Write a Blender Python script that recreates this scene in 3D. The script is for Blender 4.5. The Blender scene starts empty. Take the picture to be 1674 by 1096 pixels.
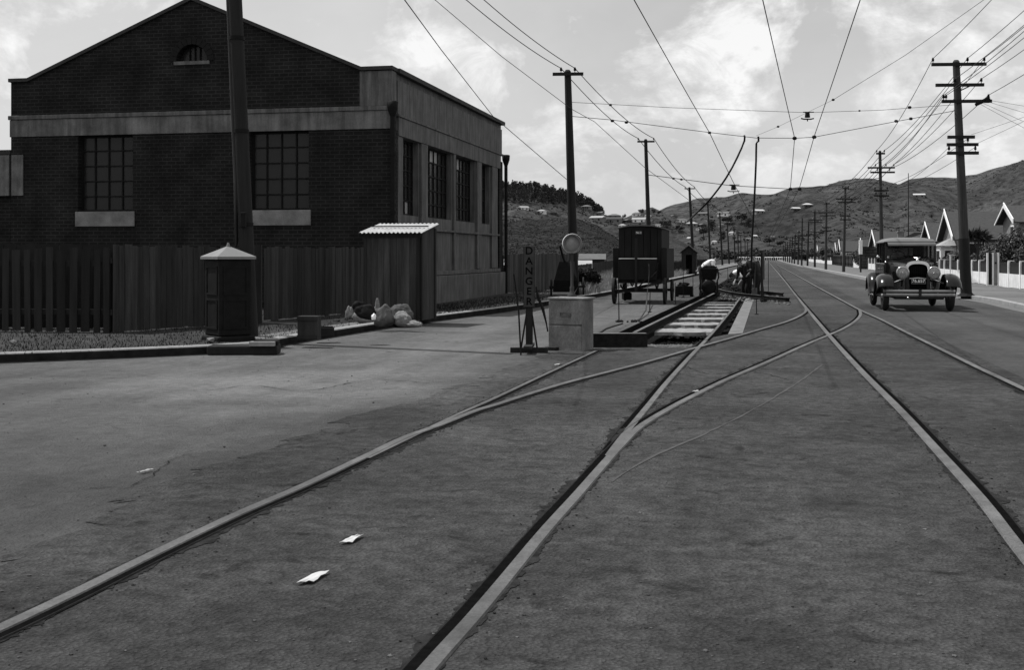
import bpy, bmesh, math, random
from mathutils import Vector, Matrix, noise
from mathutils.geometry import tessellate_polygon
random.seed(7)
C = bpy.context.scene.collection
S = bpy.context.scene
R = math.radians

# ------------------------------------------------------------------ camera, sky, sun, exposure
F, CX, HY, EYE = 1950.0, 837.0, 418.0, 1.4
cam = bpy.data.cameras.new('camera'); camo = bpy.data.objects.new('camera', cam); C.objects.link(camo)
cam.sensor_width = 36; cam.lens = F / 1674 * 36; cam.clip_end = 9000; cam.clip_start = .05
camo.location = (0, 0, EYE); camo.rotation_euler = (R(90), 0, 0)
cam.shift_y = -(548 - HY) / 1674.0
S.camera = camo
S.render.resolution_x, S.render.resolution_y = 1024, 671
S.view_settings.view_transform = 'Standard'; S.view_settings.look = 'None'
S.view_settings.exposure = 0.0; S.view_settings.gamma = 1

SUN_EL = R(62); SH = Vector((-.90, .436))
SUNV = Vector((SH.x * math.cos(SUN_EL), SH.y * math.cos(SUN_EL), math.sin(SUN_EL)))
w = bpy.data.worlds.new('World'); S.world = w; w.use_nodes = True
nt = w.node_tree; N = nt.nodes; L = nt.links
bg = N['Background']
sky = N.new('ShaderNodeTexSky'); sky.sky_type = 'NISHITA'; sky.sun_disc = False
sky.sun_elevation = SUN_EL; sky.sun_rotation = math.atan2(SH.x, SH.y)
bw = N.new('ShaderNodeRGBToBW'); L.new(sky.outputs[0], bw.inputs[0])
tc = N.new('ShaderNodeTexCoord'); sep = N.new('ShaderNodeSeparateXYZ'); L.new(tc.outputs['Generated'], sep.inputs[0])
def wm(op, a, b=None, clamp=False):
    n = N.new('ShaderNodeMath'); n.operation = op; n.use_clamp = clamp
    for i, v in enumerate((a, b)):
        if v is None: continue
        if isinstance(v, (int, float)): n.inputs[i].default_value = v
        else: L.new(v, n.inputs[i])
    return n.outputs[0]
cmb = N.new('ShaderNodeCombineXYZ'); L.new(sep.outputs[0], cmb.inputs[0]); L.new(wm('MULTIPLY', sep.outputs[1], 1.0), cmb.inputs[1]); L.new(wm('MULTIPLY', sep.outputs[2], 1.5), cmb.inputs[2])
def wnoise(scale, detail, rough, dist=0, off=0):
    mp = N.new('ShaderNodeMapping'); mp.inputs['Location'].default_value = (off, off * .7, off * .3)
    L.new(cmb.outputs[0], mp.inputs[0])
    n = N.new('ShaderNodeTexNoise'); n.inputs['Scale'].default_value = scale; n.inputs['Detail'].default_value = detail
    n.inputs['Roughness'].default_value = rough; n.inputs['Distortion'].default_value = dist
    L.new(mp.outputs[0], n.inputs['Vector']); return n.outputs['Fac']
def ramp(fac, stops):
    r = N.new('ShaderNodeValToRGB'); L.new(fac, r.inputs[0]); e = r.color_ramp.elements
    e[0].position, e[0].color = stops[0][0], (stops[0][1],) * 3 + (1,)
    e[1].position, e[1].color = stops[1][0], (stops[1][1],) * 3 + (1,)
    for p, v in stops[2:]:
        q = e.new(p); q.color = (v,) * 3 + (1,)
    return r.outputs[0]
SOFF = 0.0
big = ramp(wnoise(7.0, 14, .62, .25, SOFF), [(.49, 0), (.59, 1)])
edge = ramp(wnoise(16, 12, .66, .6, SOFF + 1.1), [(.38, .30), (.56, 1)])
veil = ramp(wnoise(3.0, 6, .55, .3, 8.0), [(.3, .0), (.72, 1)])
hi = ramp(sep.outputs[2], [(.02, 0), (.10, 1), (.8, .4)])
cl = wm('MULTIPLY', wm('MULTIPLY', big, edge), hi)
base = wm('MULTIPLY', bw.outputs[0], 1.0)
basec = wm('ADD', wm('MULTIPLY', wm('POWER', base, .25), 3.95), wm('MULTIPLY', veil, 1.4))
mx = N.new('ShaderNodeMix'); mx.data_type = 'FLOAT'
L.new(cl, mx.inputs[0]); L.new(basec, mx.inputs[2]); mx.inputs[3].default_value = 9.7
L.new(mx.outputs[0], bg.inputs['Color']); bg.inputs['Strength'].default_value = .10

sl = bpy.data.lights.new('sun', 'SUN'); sl.energy = 4.2; sl.angle = R(.6); sl.color = (1, 1, 1)
so = bpy.data.objects.new('sun', sl); C.objects.link(so)
so.rotation_euler = (-SUNV).to_track_quat('-Z', 'Y').to_euler()

# ------------------------------------------------------------------ helpers
def P(px, py, d): return Vector(((px - CX) / F * d, d, EYE - (py - HY) / F * d))
def G(px, py, z=0.0):
    d = F * (EYE - z) / (py - HY); return Vector(((px - CX) / F * d, d, z))
RA = math.atan2(413, 1950)                  # the road's direction, clockwise from +y
def roadv(): return Vector((math.sin(RA), math.cos(RA), 0))

def tag(o, label=None, cat=None, group=None, kind=None):
    if label: o['label'] = label
    if cat: o['category'] = cat
    if group: o['group'] = group
    if kind: o['kind'] = kind
    return o
def thing(name, label, cat, loc=(0, 0, 0), rz=0, group=None):
    o = bpy.data.objects.new(name, None); C.objects.link(o); o.empty_display_size = .3
    o.location = loc; o.rotation_euler = (0, 0, rz); return tag(o, label, cat, group)
def copy_tree(o, parent=None):
    c = o.copy(); C.objects.link(c); c.parent = parent
    for ch in list(o.children): copy_tree(ch, c)
    return c

_m = {}
def mat(name, v, rough=.8, amt=.25, scale=6, bump=.0, bscale=None, metal=0, stretch=(1, 1, 1), spec=.3, fine=0, patches=0, island=0, streak=0):
    if name in _m: return _m[name]
    m = bpy.data.materials.new(name); m.use_nodes = True; t = m.node_tree; n = t.nodes; l = t.links
    b = n['Principled BSDF']; b.inputs['Roughness'].default_value = rough; b.inputs['Metallic'].default_value = metal
    b.inputs['Specular IOR Level'].default_value = spec
    c = n.new('ShaderNodeTexCoord'); mp = n.new('ShaderNodeMapping'); mp.inputs['Scale'].default_value = stretch
    l.new(c.outputs['Object'], mp.inputs[0])
    def nz(s, d=6, r=.6):
        q = n.new('ShaderNodeTexNoise'); q.inputs['Scale'].default_value = s; q.inputs['Detail'].default_value = d
        q.inputs['Roughness'].default_value = r; l.new(mp.outputs[0], q.inputs['Vector']); return q.outputs['Fac']
    def mth(op, a, bb):
        q = n.new('ShaderNodeMath'); q.operation = op
        for i, x in enumerate((a, bb)):
            if isinstance(x, (int, float)): q.inputs[i].default_value = x
            else: l.new(x, q.inputs[i])
        return q.outputs[0]
    mr = n.new('ShaderNodeMapRange'); mr.inputs['From Min'].default_value = .3; mr.inputs['From Max'].default_value = .7
    mr.inputs['To Min'].default_value = v * (1 - amt); mr.inputs['To Max'].default_value = v * (1 + amt)
    l.new(nz(scale), mr.inputs['Value']); out = mr.outputs[0]
    if fine:
        f = n.new('ShaderNodeMapRange'); f.inputs['From Min'].default_value = .35; f.inputs['From Max'].default_value = .65
        f.inputs['To Min'].default_value = 1 - fine; f.inputs['To Max'].default_value = 1 + fine
        l.new(nz(scale * 14, 3, .7), f.inputs['Value']); out = mth('MULTIPLY', out, f.outputs[0])
    if patches:
        f = n.new('ShaderNodeMapRange'); f.inputs['From Min'].default_value = .38; f.inputs['From Max'].default_value = .62
        f.inputs['To Min'].default_value = 1 - patches; f.inputs['To Max'].default_value = 1 + patches
        l.new(nz(scale * .12, 4, .6), f.inputs['Value']); out = mth('MULTIPLY', out, f.outputs[0])
    if island:
        gi = n.new('ShaderNodeNewGeometry'); f = n.new('ShaderNodeMapRange'); f.inputs['To Min'].default_value = 1 - island; f.inputs['To Max'].default_value = 1 + island
        l.new(gi.outputs['Random Per Island'], f.inputs['Value']); out = mth('MULTIPLY', out, f.outputs[0])
    if streak:      # vertical rain streaks
        m2 = n.new('ShaderNodeMapping'); m2.inputs['Scale'].default_value = (4, 4, .35); l.new(c.outputs['Object'], m2.inputs[0])
        q = n.new('ShaderNodeTexNoise'); q.inputs['Scale'].default_value = 1.6; q.inputs['Detail'].default_value = 9; q.inputs['Roughness'].default_value = .7; l.new(m2.outputs[0], q.inputs['Vector'])
        f = n.new('ShaderNodeMapRange'); f.inputs['From Min'].default_value = .4; f.inputs['From Max'].default_value = .62; f.inputs['To Min'].default_value = 1 - streak; f.inputs['To Max'].default_value = 1 + streak * .5
        l.new(q.outputs['Fac'], f.inputs['Value']); out = mth('MULTIPLY', out, f.outputs[0])
    cc = n.new('ShaderNodeCombineColor')
    for i in range(3): l.new(out, cc.inputs[i])
    l.new(cc.outputs[0], b.inputs['Base Color'])
    if bump:
        bp = n.new('ShaderNodeBump'); bp.inputs['Strength'].default_value = bump; bp.inputs['Distance'].default_value = .02
        l.new(nz(bscale or scale * 5, 5, .7), bp.inputs['Height']); l.new(bp.outputs[0], b.inputs['Normal'])
    _m[name] = m; return m

def brick_mat(name, v, mortar, axis='x', sc=1.0):
    m = bpy.data.materials.new(name); m.use_nodes = True; t = m.node_tree; n = t.nodes; l = t.links
    b = n['Principled BSDF']; b.inputs['Roughness'].default_value = .9; b.inputs['Specular IOR Level'].default_value = .2
    c = n.new('ShaderNodeTexCoord'); s = n.new('ShaderNodeSeparateXYZ'); cb = n.new('ShaderNodeCombineXYZ')
    l.new(c.outputs['Object'], s.inputs[0]); l.new(s.outputs[0 if axis == 'x' else 1], cb.inputs[0]); l.new(s.outputs[2], cb.inputs[1])
    br = n.new('ShaderNodeTexBrick'); l.new(cb.outputs[0], br.inputs['Vector'])
    br.inputs['Color1'].default_value = (v, v, v, 1); br.inputs['Color2'].default_value = (v * 1.7,) * 3 + (1,)
    br.inputs['Mortar'].default_value = (mortar,) * 3 + (1,); br.inputs['Scale'].default_value = 1
    br.inputs['Brick Width'].default_value = .24 * sc; br.inputs['Row Height'].default_value = .092 * sc
    br.inputs['Mortar Size'].default_value = .011 * sc; br.inputs['Bias'].default_value = -.3
    q = n.new('ShaderNodeTexNoise'); q.inputs['Scale'].default_value = 1.4; q.inputs['Detail'].default_value = 8
    l.new(c.outputs['Object'], q.inputs['Vector'])
    mr = n.new('ShaderNodeMapRange'); mr.inputs['From Min'].default_value = .3; mr.inputs['From Max'].default_value = .7
    mr.inputs['To Min'].default_value = .5; mr.inputs['To Max'].default_value = 1.6; l.new(q.outputs['Fac'], mr.inputs['Value'])
    vm = n.new('ShaderNodeVectorMath'); vm.operation = 'SCALE'; l.new(br.outputs['Color'], vm.inputs[0]); l.new(mr.outputs[0], vm.inputs['Scale'])
    l.new(vm.outputs[0], b.inputs['Base Color'])
    bp = n.new('ShaderNodeBump'); bp.inputs['Strength'].default_value = .6; bp.inputs['Distance'].default_value = .01; bp.invert = True
    l.new(br.outputs['Fac'], bp.inputs['Height']); l.new(bp.outputs[0], b.inputs['Normal'])
    return m

def glass_mat(name, v=.02, trans=.35, rough=.06):
    m = bpy.data.materials.new(name); m.use_nodes = True; t = m.node_tree; n = t.nodes; l = t.links
    b = n['Principled BSDF']; b.inputs['Base Color'].default_value = (v, v, v, 1); b.inputs['Roughness'].default_value = rough; b.inputs['Specular IOR Level'].default_value = .5 if rough < .1 else .22
    tr = n.new('ShaderNodeBsdfTransparent'); tr.inputs[0].default_value = (.75, .75, .75, 1)
    mxs = n.new('ShaderNodeMixShader'); mxs.inputs[0].default_value = trans
    l.new(b.outputs[0], mxs.inputs[1]); l.new(tr.outputs[0], mxs.inputs[2]); l.new(mxs.outputs[0], n['Material Output'].inputs['Surface'])
    return m

def road_mat(name, v, grain=.3, patch=.3, spots=.5, streak=.12, pale_lane=False):
    m = bpy.data.materials.new(name); m.use_nodes = True; t = m.node_tree; n = t.nodes; l = t.links
    b = n['Principled BSDF']; b.inputs['Roughness'].default_value = .93; b.inputs['Specular IOR Level'].default_value = .15
    c = n.new('ShaderNodeTexCoord'); rot = n.new('ShaderNodeMapping'); rot.inputs['Rotation'].default_value = (0, 0, RA); l.new(c.outputs['Object'], rot.inputs[0])
    def nz(s_, d, rg, sc=(1, 1, 1), dist=0):
        mp = n.new('ShaderNodeMapping'); mp.inputs['Scale'].default_value = sc; l.new(rot.outputs[0], mp.inputs[0])
        q = n.new('ShaderNodeTexNoise'); q.inputs['Scale'].default_value = s_; q.inputs['Detail'].default_value = d; q.inputs['Roughness'].default_value = rg; q.inputs['Distortion'].default_value = dist
        l.new(mp.outputs[0], q.inputs['Vector']); return q.outputs['Fac']
    def mr(x, a, bb, lo, hi):
        q = n.new('ShaderNodeMapRange'); q.inputs['From Min'].default_value = a; q.inputs['From Max'].default_value = bb; q.inputs['To Min'].default_value = lo; q.inputs['To Max'].default_value = hi
        l.new(x, q.inputs['Value']); return q.outputs[0]
    def mul(a, bb):
        q = n.new('ShaderNodeMath'); q.operation = 'MULTIPLY'; l.new(a, q.inputs[0]); l.new(bb, q.inputs[1]); return q.outputs[0]
    o = mr(nz(.22, 5, .6, dist=.5), .35, .65, v * (1 - patch), v * (1 + patch))
    o = mul(o, mr(nz(1.3, 7, .68, dist=.8), .38, .62, 1 - patch * .7, 1 + patch * .7))
    o = mul(o, mr(nz(.9, 4, .6, (1, .07, 1)), .35, .65, 1 - streak, 1 + streak))          # wheel wear along the road
    g = nz(9, 6, .8); o = mul(o, mr(g, .38, .62, 1 - grain, 1 + grain))
    vo = n.new('ShaderNodeTexVoronoi'); vo.inputs['Scale'].default_value = 55; l.new(rot.outputs[0], vo.inputs['Vector'])
    o = mul(o, mr(vo.outputs['Distance'], .05, .6, 1 + grain * .7, 1 - grain * .6))
    # tar spots and dark stains
    o = mul(o, mr(nz(2.6, 3, .55, dist=1.2), .62, .70, 1, 1 - spots)); o = mul(o, mr(nz(.6, 6, .7, dist=1.5), .58, .70, 1, 1 - spots * .5))
    o = mul(o, mr(nz(1.1, 8, .75, (1, 1, 1), 2.0), .60, .72, 1, 1 + spots * .6))
    if pale_lane:        # soft paler ovals in the lane beside the works
        for (dx_, dy_), (rx_, ry_), k_ in (((-1.3, 18.5), (4.4, 9.5), .62), ((3.0, 31), (3.4, 14), .65), ((-.6, 15.5), (2.2, 2.6), .35)):
            m2 = n.new('ShaderNodeMapping'); m2.vector_type = 'TEXTURE'; m2.inputs['Location'].default_value = (dx_, dy_, 0); m2.inputs['Rotation'].default_value = (0, 0, -RA * 1.3); m2.inputs['Scale'].default_value = (rx_, ry_, 50)
            ad = n.new('ShaderNodeVectorMath'); nv = n.new('ShaderNodeTexNoise'); nv.inputs['Scale'].default_value = .5; nv.inputs['Detail'].default_value = 6; l.new(c.outputs['Object'], nv.inputs['Vector'])
            sc_ = n.new('ShaderNodeVectorMath'); sc_.operation = 'MULTIPLY_ADD'; sc_.inputs[1].default_value = (3, 5, 0); l.new(nv.outputs['Color'], sc_.inputs[0]); l.new(c.outputs['Object'], sc_.inputs[2])
            l.new(sc_.outputs[0], m2.inputs[0]); gr = n.new('ShaderNodeTexGradient'); gr.gradient_type = 'SPHERICAL'; l.new(m2.outputs[0], gr.inputs[0])
            o = mul(o, mr(gr.outputs['Fac'], 0, .6, 1, 1 + k_))
    cc = n.new('ShaderNodeCombineColor')
    for i in range(3): l.new(o, cc.inputs[i])
    l.new(cc.outputs[0], b.inputs['Base Color'])
    bp = n.new('ShaderNodeBump'); bp.inputs['Strength'].default_value = .8; bp.inputs['Distance'].default_value = .012; l.new(vo.outputs['Distance'], bp.inputs['Height']); bp.invert = True
    b2 = n.new('ShaderNodeBump'); b2.inputs['Strength'].default_value = .9; b2.inputs['Distance'].default_value = .03; l.new(g, b2.inputs['Height']); l.new(bp.outputs[0], b2.inputs['Normal']); l.new(b2.outputs[0], b.inputs['Normal'])
    return m

class MB:
    def __init__(s): s.v = []; s.f = []; s.sm = []
    def add(s, vs, fs, smooth=False):
        o = len(s.v); s.v += [Vector(v) for v in vs]; s.f += [[o + i for i in f] for f in fs]; s.sm += [smooth] * len(fs); return s
    def box(s, x0, x1, y0, y1, z0, z1, M=None):
        vs = [Vector((x, y, z)) for z in (z0, z1) for y in (y0, y1) for x in (x0, x1)]
        if M: vs = [M @ v for v in vs]
        return s.add(vs, [(0, 2, 3, 1), (4, 5, 7, 6), (0, 1, 5, 4), (2, 6, 7, 3), (0, 4, 6, 2), (1, 3, 7, 5)])
    def cyl(s, p0, p1, r0, r1=None, n=10, smooth=True, caps=True):
        r1 = r0 if r1 is None else r1; p0 = Vector(p0); p1 = Vector(p1); d = (p1 - p0)
        if d.length < 1e-9: return s
        q = d.to_track_quat('Z', 'Y'); a = q @ Vector((1, 0, 0)); b = q @ Vector((0, 1, 0)); vs = []
        for p, r in ((p0, r0), (p1, r1)):
            for i in range(n):
                t = 2 * math.pi * i / n; vs.append(p + a * (r * math.cos(t)) + b * (r * math.sin(t)))
        s.add(vs, [(i, (i + 1) % n, n + (i + 1) % n, n + i) for i in range(n)], smooth)
        if caps: s.add(vs[:n], [tuple(reversed(range(n)))]); s.add(vs[n:], [tuple(range(n))])
        return s
    def tube(s, pts, r, n=6, smooth=True):
        pts = [Vector(p) for p in pts]; vs = []; m = len(pts)
        for i, p in enumerate(pts):
            d = (pts[min(i + 1, m - 1)] - pts[max(i - 1, 0)]).normalized()
            up = Vector((0, 0, 1)) if abs(d.z) < .95 else Vector((0, 1, 0))
            a = d.cross(up).normalized(); b = a.cross(d); rr = r[i] if isinstance(r, (list, tuple)) else r
            for k in range(n):
                t = 2 * math.pi * k / n; vs.append(p + a * (rr * math.cos(t)) + b * (rr * math.sin(t)))
        fs = [(i * n + k, i * n + (k + 1) % n, (i + 1) * n + (k + 1) % n, (i + 1) * n + k) for i in range(m - 1) for k in range(n)]
        s.add(vs, fs, smooth); s.add(vs[:n], [tuple(reversed(range(n)))]); s.add(vs[-n:], [tuple(range(n))]); return s
    def lathe(s, prof, n=20, c=(0, 0, 0), axis='z', smooth=True):
        vs = []; c = Vector(c)
        for r, h in prof:
            for i in range(n):
                t = 2 * math.pi * i / n; a, b = r * math.cos(t), r * math.sin(t)
                vs.append(c + (Vector((a, b, h)) if axis == 'z' else Vector((a, h, b)) if axis == 'y' else Vector((h, a, b))))
        return s.add(vs, [(j * n + i, j * n + (i + 1) % n, (j + 1) * n + (i + 1) % n, (j + 1) * n + i) for j in range(len(prof) - 1) for i in range(n)], smooth)
    def sheet(s, outer, holes=(), z=None):
        loops = [[Vector(p) for p in outer]] + [[Vector(p) for p in h] for h in holes]
        if z is not None:
            for lp in loops:
                for p in lp: p.z = z
        flat = [p for lp in loops for p in lp]
        tris = tessellate_polygon(loops); fs = []
        for t in tris:
            a, b, c = (flat[i] for i in t)
            nrm = (b - a).cross(c - a)
            fs.append(tuple(t) if nrm.z >= 0 else tuple(reversed(t)))
        return s.add(flat, fs)
    def prism(s, poly, t0, t1, axis='y', holes=()):   # poly in 2D, extruded along axis
        def m(p, h):
            a, b = p
            return Vector((a, h, b)) if axis == 'y' else Vector((h, a, b)) if axis == 'x' else Vector((a, b, h))
        loops = [poly] + list(holes)
        l3 = [[Vector((p[0], p[1], 0)) for p in lp] for lp in loops]
        tris = tessellate_polygon(l3); flat = [p for lp in loops for p in lp]
        s.add([m(p, t0) for p in flat], [tuple(t) for t in tris]); s.add([m(p, t1) for p in flat], [tuple(reversed(t)) for t in tris])
        for lp in loops:
            k = len(lp); vs = [m(p, t0) for p in lp] + [m(p, t1) for p in lp]
            s.add(vs, [(i, (i + 1) % k, k + (i + 1) % k, k + i) for i in range(k)])
        return s
    def rock(s, c, r, sq=.7):
        c = Vector(c); vs = []
        for x in (-1, 0, 1):
            for y in (-1, 0, 1):
                for z in (-1, 0, 1):
                    if abs(x) + abs(y) + abs(z) == 1 or abs(x) + abs(y) + abs(z) == 3:
                        v = Vector((x, y, z)).normalized() * r * random.uniform(.75, 1.2); v.z *= sq; vs.append(c + v)
        bm = bmesh.new(); 
        for v in vs: bm.verts.new(v)
        bmesh.ops.convex_hull(bm, input=bm.verts); bm.verts.index_update()
        ids = {}; out = []
        for v in bm.verts: ids[v] = len(out); out.append(v.co.copy())
        fs = [tuple(ids[v] for v in f.verts) for f in bm.faces]; bm.free()
        return s.add(out, fs)
    def build(s, name, m, parent=None, loc=None, rz=None, bevel=0, fix=True, seg=2):
        me = bpy.data.meshes.new(name); me.from_pydata([tuple(v) for v in s.v], [], s.f)
        for p, q in zip(me.polygons, s.sm): p.use_smooth = q
        if fix and len(s.f) < 20000:
            bm = bmesh.new(); bm.from_mesh(me); bmesh.ops.recalc_face_normals(bm, faces=bm.faces); bm.to_mesh(me); bm.free()
        me.materials.append(m); me.update()
        o = bpy.data.objects.new(name, me); C.objects.link(o)
        if parent: o.parent = parent
        if loc is not None: o.location = loc
        if rz is not None: o.rotation_euler = (0, 0, rz)
        if bevel:
            bv = o.modifiers.new('bevel', 'BEVEL'); bv.width = bevel; bv.segments = seg; bv.limit_method = 'ANGLE'
        return o
def text(body, size, name, m, parent, loc, rot, ext=.002, spacing=1.0, align='CENTER'):
    cu = bpy.data.curves.new('t', 'FONT'); cu.body = body; cu.size = size; cu.extrude = ext; cu.align_x = align; cu.align_y = 'CENTER'
    cu.space_line = spacing; cu.offset = size * .012
    o = bpy.data.objects.new('t', cu); C.objects.link(o); bpy.context.view_layer.update()
    me = bpy.data.meshes.new_from_object(o.evaluated_get(bpy.context.evaluated_depsgraph_get()))
    bpy.data.objects.remove(o); me.materials.clear(); me.materials.append(m)
    q = bpy.data.objects.new(name, me); C.objects.link(q); q.parent = parent; q.location = loc; q.rotation_euler = rot; return q
def smooth_path(pts, step=.35):
    pts = [Vector(p) for p in pts]; out = []; n = len(pts)
    for i in range(n - 1):
        p0, p1, p2, p3 = pts[max(i - 1, 0)], pts[i], pts[i + 1], pts[min(i + 2, n - 1)]
        k = max(2, min(24, int((p2 - p1).length / step)))
        for j in range(k):
            t = j / k
            a = 2 * p1; b = p2 - p0; c = 2 * p0 - 5 * p1 + 4 * p2 - p3; d = -p0 + 3 * p1 - 3 * p2 + p3
            out.append(.5 * (a + b * t + c * t * t + d * t ** 3))
    out.append(pts[-1]); return out
def sweep(mb, path, prof, jit=0):   # prof: list of (side offset, z)
    vs = []; n = len(path); k = len(prof)
    for i, p in enumerate(path):
        d = (path[min(i + 1, n - 1)] - path[max(i - 1, 0)]); d.z = 0; d.normalize(); r = Vector((d.y, -d.x, 0))
        for o, z in prof:
            oo = o * (1 + random.uniform(-jit, jit)) if jit else o
            vs.append(Vector((p.x, p.y, 0)) + r * oo + Vector((0, 0, z + p.z)))
    mb.add(vs, [(i * k + j, i * k + j + 1, (i + 1) * k + j + 1, (i + 1) * k + j) for i in range(n - 1) for j in range(k - 1)])
    return mb

# ------------------------------------------------------------------ materials
M_road = road_mat('worn asphalt', .068, .16, .18, .24, .2, True)
M_track = road_mat('tarred track bed', .053, .38, .34, .5, .08, True)
M_ground = mat('dry ground', .06, .95, .3, 1.2, .4, 12, fine=.2)
M_verge = mat('rough verge', .024, .95, .55, 1.6, 1.0, 14, fine=.4, patches=.4)
M_path = mat('tar footpath', .125, .9, .15, 2.5, .3, 40, fine=.1, patches=.12)
M_kerb = mat('kerb stone', .27, .85, .25, 5, .4, 30)
M_steel = mat('worn rail steel', .088, .55, .35, 4, .1, 60, spec=.3, fine=.25, patches=.25)
M_groove = mat('rail groove', .006, 1, .3, 20, spec=0)
M_grime = mat('tar along rail', .026, 1, .5, 14, .5, 60, spec=.03)
M_rust = mat('rusted steel', .018, .9, .4, 12, .4, 40, spec=.05)
M_conc = mat('cast concrete', .125, .9, .22, 2.2, .3, 30, fine=.08, streak=.38)
M_band = mat('weathered cement band', .135, .9, .45, 1.6, .2, 30, fine=.1, streak=.3)
M_sill = mat('light cement sill', .19, .9, .35, 3, .2, fine=.15)
M_brick = brick_mat('dark red brick', .009, .026)
M_bricky = brick_mat('dark red brick side', .009, .026, 'y')
M_slate = mat('dark roofing', .035, .8, .3, 3, .3)
M_wood = mat('weathered boards', .032, .9, .45, 3.5, .3, stretch=(3, 3, .25), fine=.15, island=.45)
M_woodd = mat('dark old boards', .018, .9, .4, 3.5, .3, stretch=(3, 3, .25), island=.35)
M_pole = mat('creosoted pole', .018, .9, .3, 6, .3, stretch=(3, 3, .2))
M_polel = mat('grey weathered pole', .045, .9, .3, 6, .3, stretch=(3, 3, .2))
M_iron = mat('black cast iron', .010, .7, .3, 8, .1, spec=.12)
M_ironl = mat('galvanised iron', .55, .5, .15, 5, .1, spec=.5)
M_cap = mat('painted cap', .19, .6, .15, 4)
M_white = mat('white paint', .86, .55, .1, 5)
M_whited = mat('weathered white boards', .72, .7, .22, 4, .1, stretch=(1, 1, .5))
M_glassd = glass_mat('dim window glass', .024, .12, .22)
M_glass = glass_mat('car glass', .02, .93, .03)
M_black = mat('black paint', .006, .2, .2, 6, spec=.38)
M_tyre = mat('tyre rubber', .014, .85, .2, 10)
M_chrome = mat('nickel plate', .55, .22, .05, 8, metal=.9, spec=.5)
M_lens = mat('lamp lens', .28, .12, .45, 20, spec=.7)
M_cratew = mat('pale crate wood', .20, .85, .4, 3, .3, stretch=(1, 1, .6), fine=.2, patches=.3)
M_sack = mat('sacking', .10, .95, .5, 5, .8, 60, fine=.2)
M_sackl = mat('pale sacking', .21, .95, .45, 5, .8, 60, fine=.25)
M_dirt = mat('dug earth', .022, 1, .5, 6, .8, 20, spec=.02)
M_stone = mat('ballast stone', .11, .95, .5, 9, .4)
M_slab = mat('cement sleeper', .25, .85, .4, 5, .8, 25, fine=.3)
M_leaf = mat('dark foliage', .026, .7, .5, 1.5, spec=.35)
M_leafg = mat('glossy hedge leaves', .032, .5, .6, 2.5, spec=.35)
M_leaff = mat('distant foliage', .030, .9, .4, .05)
M_grass = mat('dry long grass', .27, .9, .35, 1.5)
M_grassd = mat('green rough grass', .024, 1, .5, 1.5, spec=.05)
M_skin = mat('skin', .30, .6, .08, 10)
M_shirt = mat('white cotton', .82, .85, .1, 12)
M_dark = mat('dark cloth', .012, .95, .3, 10)
M_wire = mat('overhead wire', .03, .7, .1, 5)
M_ins = mat('porcelain insulator', .30, .35, .1, 5)
M_paper = mat('paper', .52, .8, .05, 5)
M_hill = None

# ------------------------------------------------------------------ ground, road, kerbs
hole_px = [(985, 549), (1010, 545), (1080, 512), (1150, 481), (1182, 466), (1237, 466), (1231, 480), (1219, 505), (1204, 532), (1196, 546), (1166, 552), (1156, 561), (1120, 566), (1052, 566)]
hole = [G(x, y) for x, y in hole_px]
kerbL = [(-900, 640), (-300, 607), (0, 594), (180, 587), (335, 580), (437, 573), (460, 566), (560, 549), (679, 530), (780, 516.7), (898, 499), (1000, 481.5), (1080, 464), (1146, 449), (1195, 437), (1228, 429), (1240, 425.5)]
kerbR = [(2600, 700), (1900, 552), (1760, 524), (1674, 507), (1618, 494.5), (1559, 485.6), (1490, 471), (1421, 458), (1375, 449), (1331, 440), (1303, 434.5), (1282, 429), (1268, 424.6)]
KL = [G(x, y) for x, y in kerbL]; KR = [G(x, y) for x, y in kerbR]
big_out = [(-2500, -60, 0), (2500, -60, 0), (2500, 4500, 0), (-2500, 4500, 0)]
MB().sheet(big_out, [hole], -.02).build('ground', M_ground, fix=False)['kind'] = 'structure'
road_out = [Vector((-60, -20, 0)), Vector((60, -20, 0)), Vector((60, KR[0].y, 0))] + [p + Vector((.3, 0, 0)) for p in KR] + [p + Vector((-.3, 0, 0)) for p in reversed(KL)] + [Vector((-60, KL[0].y, 0))]
MB().sheet(road_out, [hole], 0).build('road', M_road, fix=False)['kind'] = 'structure'
# the tarred strip that carries the tracks
tb = [(-200, 990), (0, 915), (90, 880), (180, 842), (250, 800), (330, 772), (400, 742), (470, 722), (520, 700), (600, 678), (650, 664), (700, 652), (745, 635), (790, 622), (830, 603), (870, 590), (905, 578), (960, 566)]
tbf = [G(x + random.uniform(-6, 6), y + random.uniform(-3, 3)) for x, y in tb]
tbp = []
for i in range(len(tbf) - 1):
    a, b = tbf[i], tbf[i + 1]
    kk = max(6, int((b - a).length / .05))
    for k in range(kk):
        p = a.lerp(b, k / kk); e_ = .35 * noise.noise(p * 1.3) + .16 * noise.noise(p * 5) + .07 * noise.noise(p * 17) + .03 * noise.noise(p * 50); p += Vector((e_ * .8, e_, 0)); tbp.append(p)
tbr = [G(x, y) for x, y in [(985, 549), (1052, 566), (1120, 566), (1156, 561), (1166, 552), (1196, 546), (1204, 532), (1219, 505), (1231, 480), (1236, 470), (1252, 432), (1258, 428), (1290, 434), (1340, 462), (1440, 508), (1560, 566), (1760, 660), (2100, 820)]]
MB().sheet(tbp + tbr + [Vector((3.5, 2, 0)), Vector((-3.5, 2, 0))], [], .004).build('tramway_paving', M_track, fix=False)['kind'] = 'structure'
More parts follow.
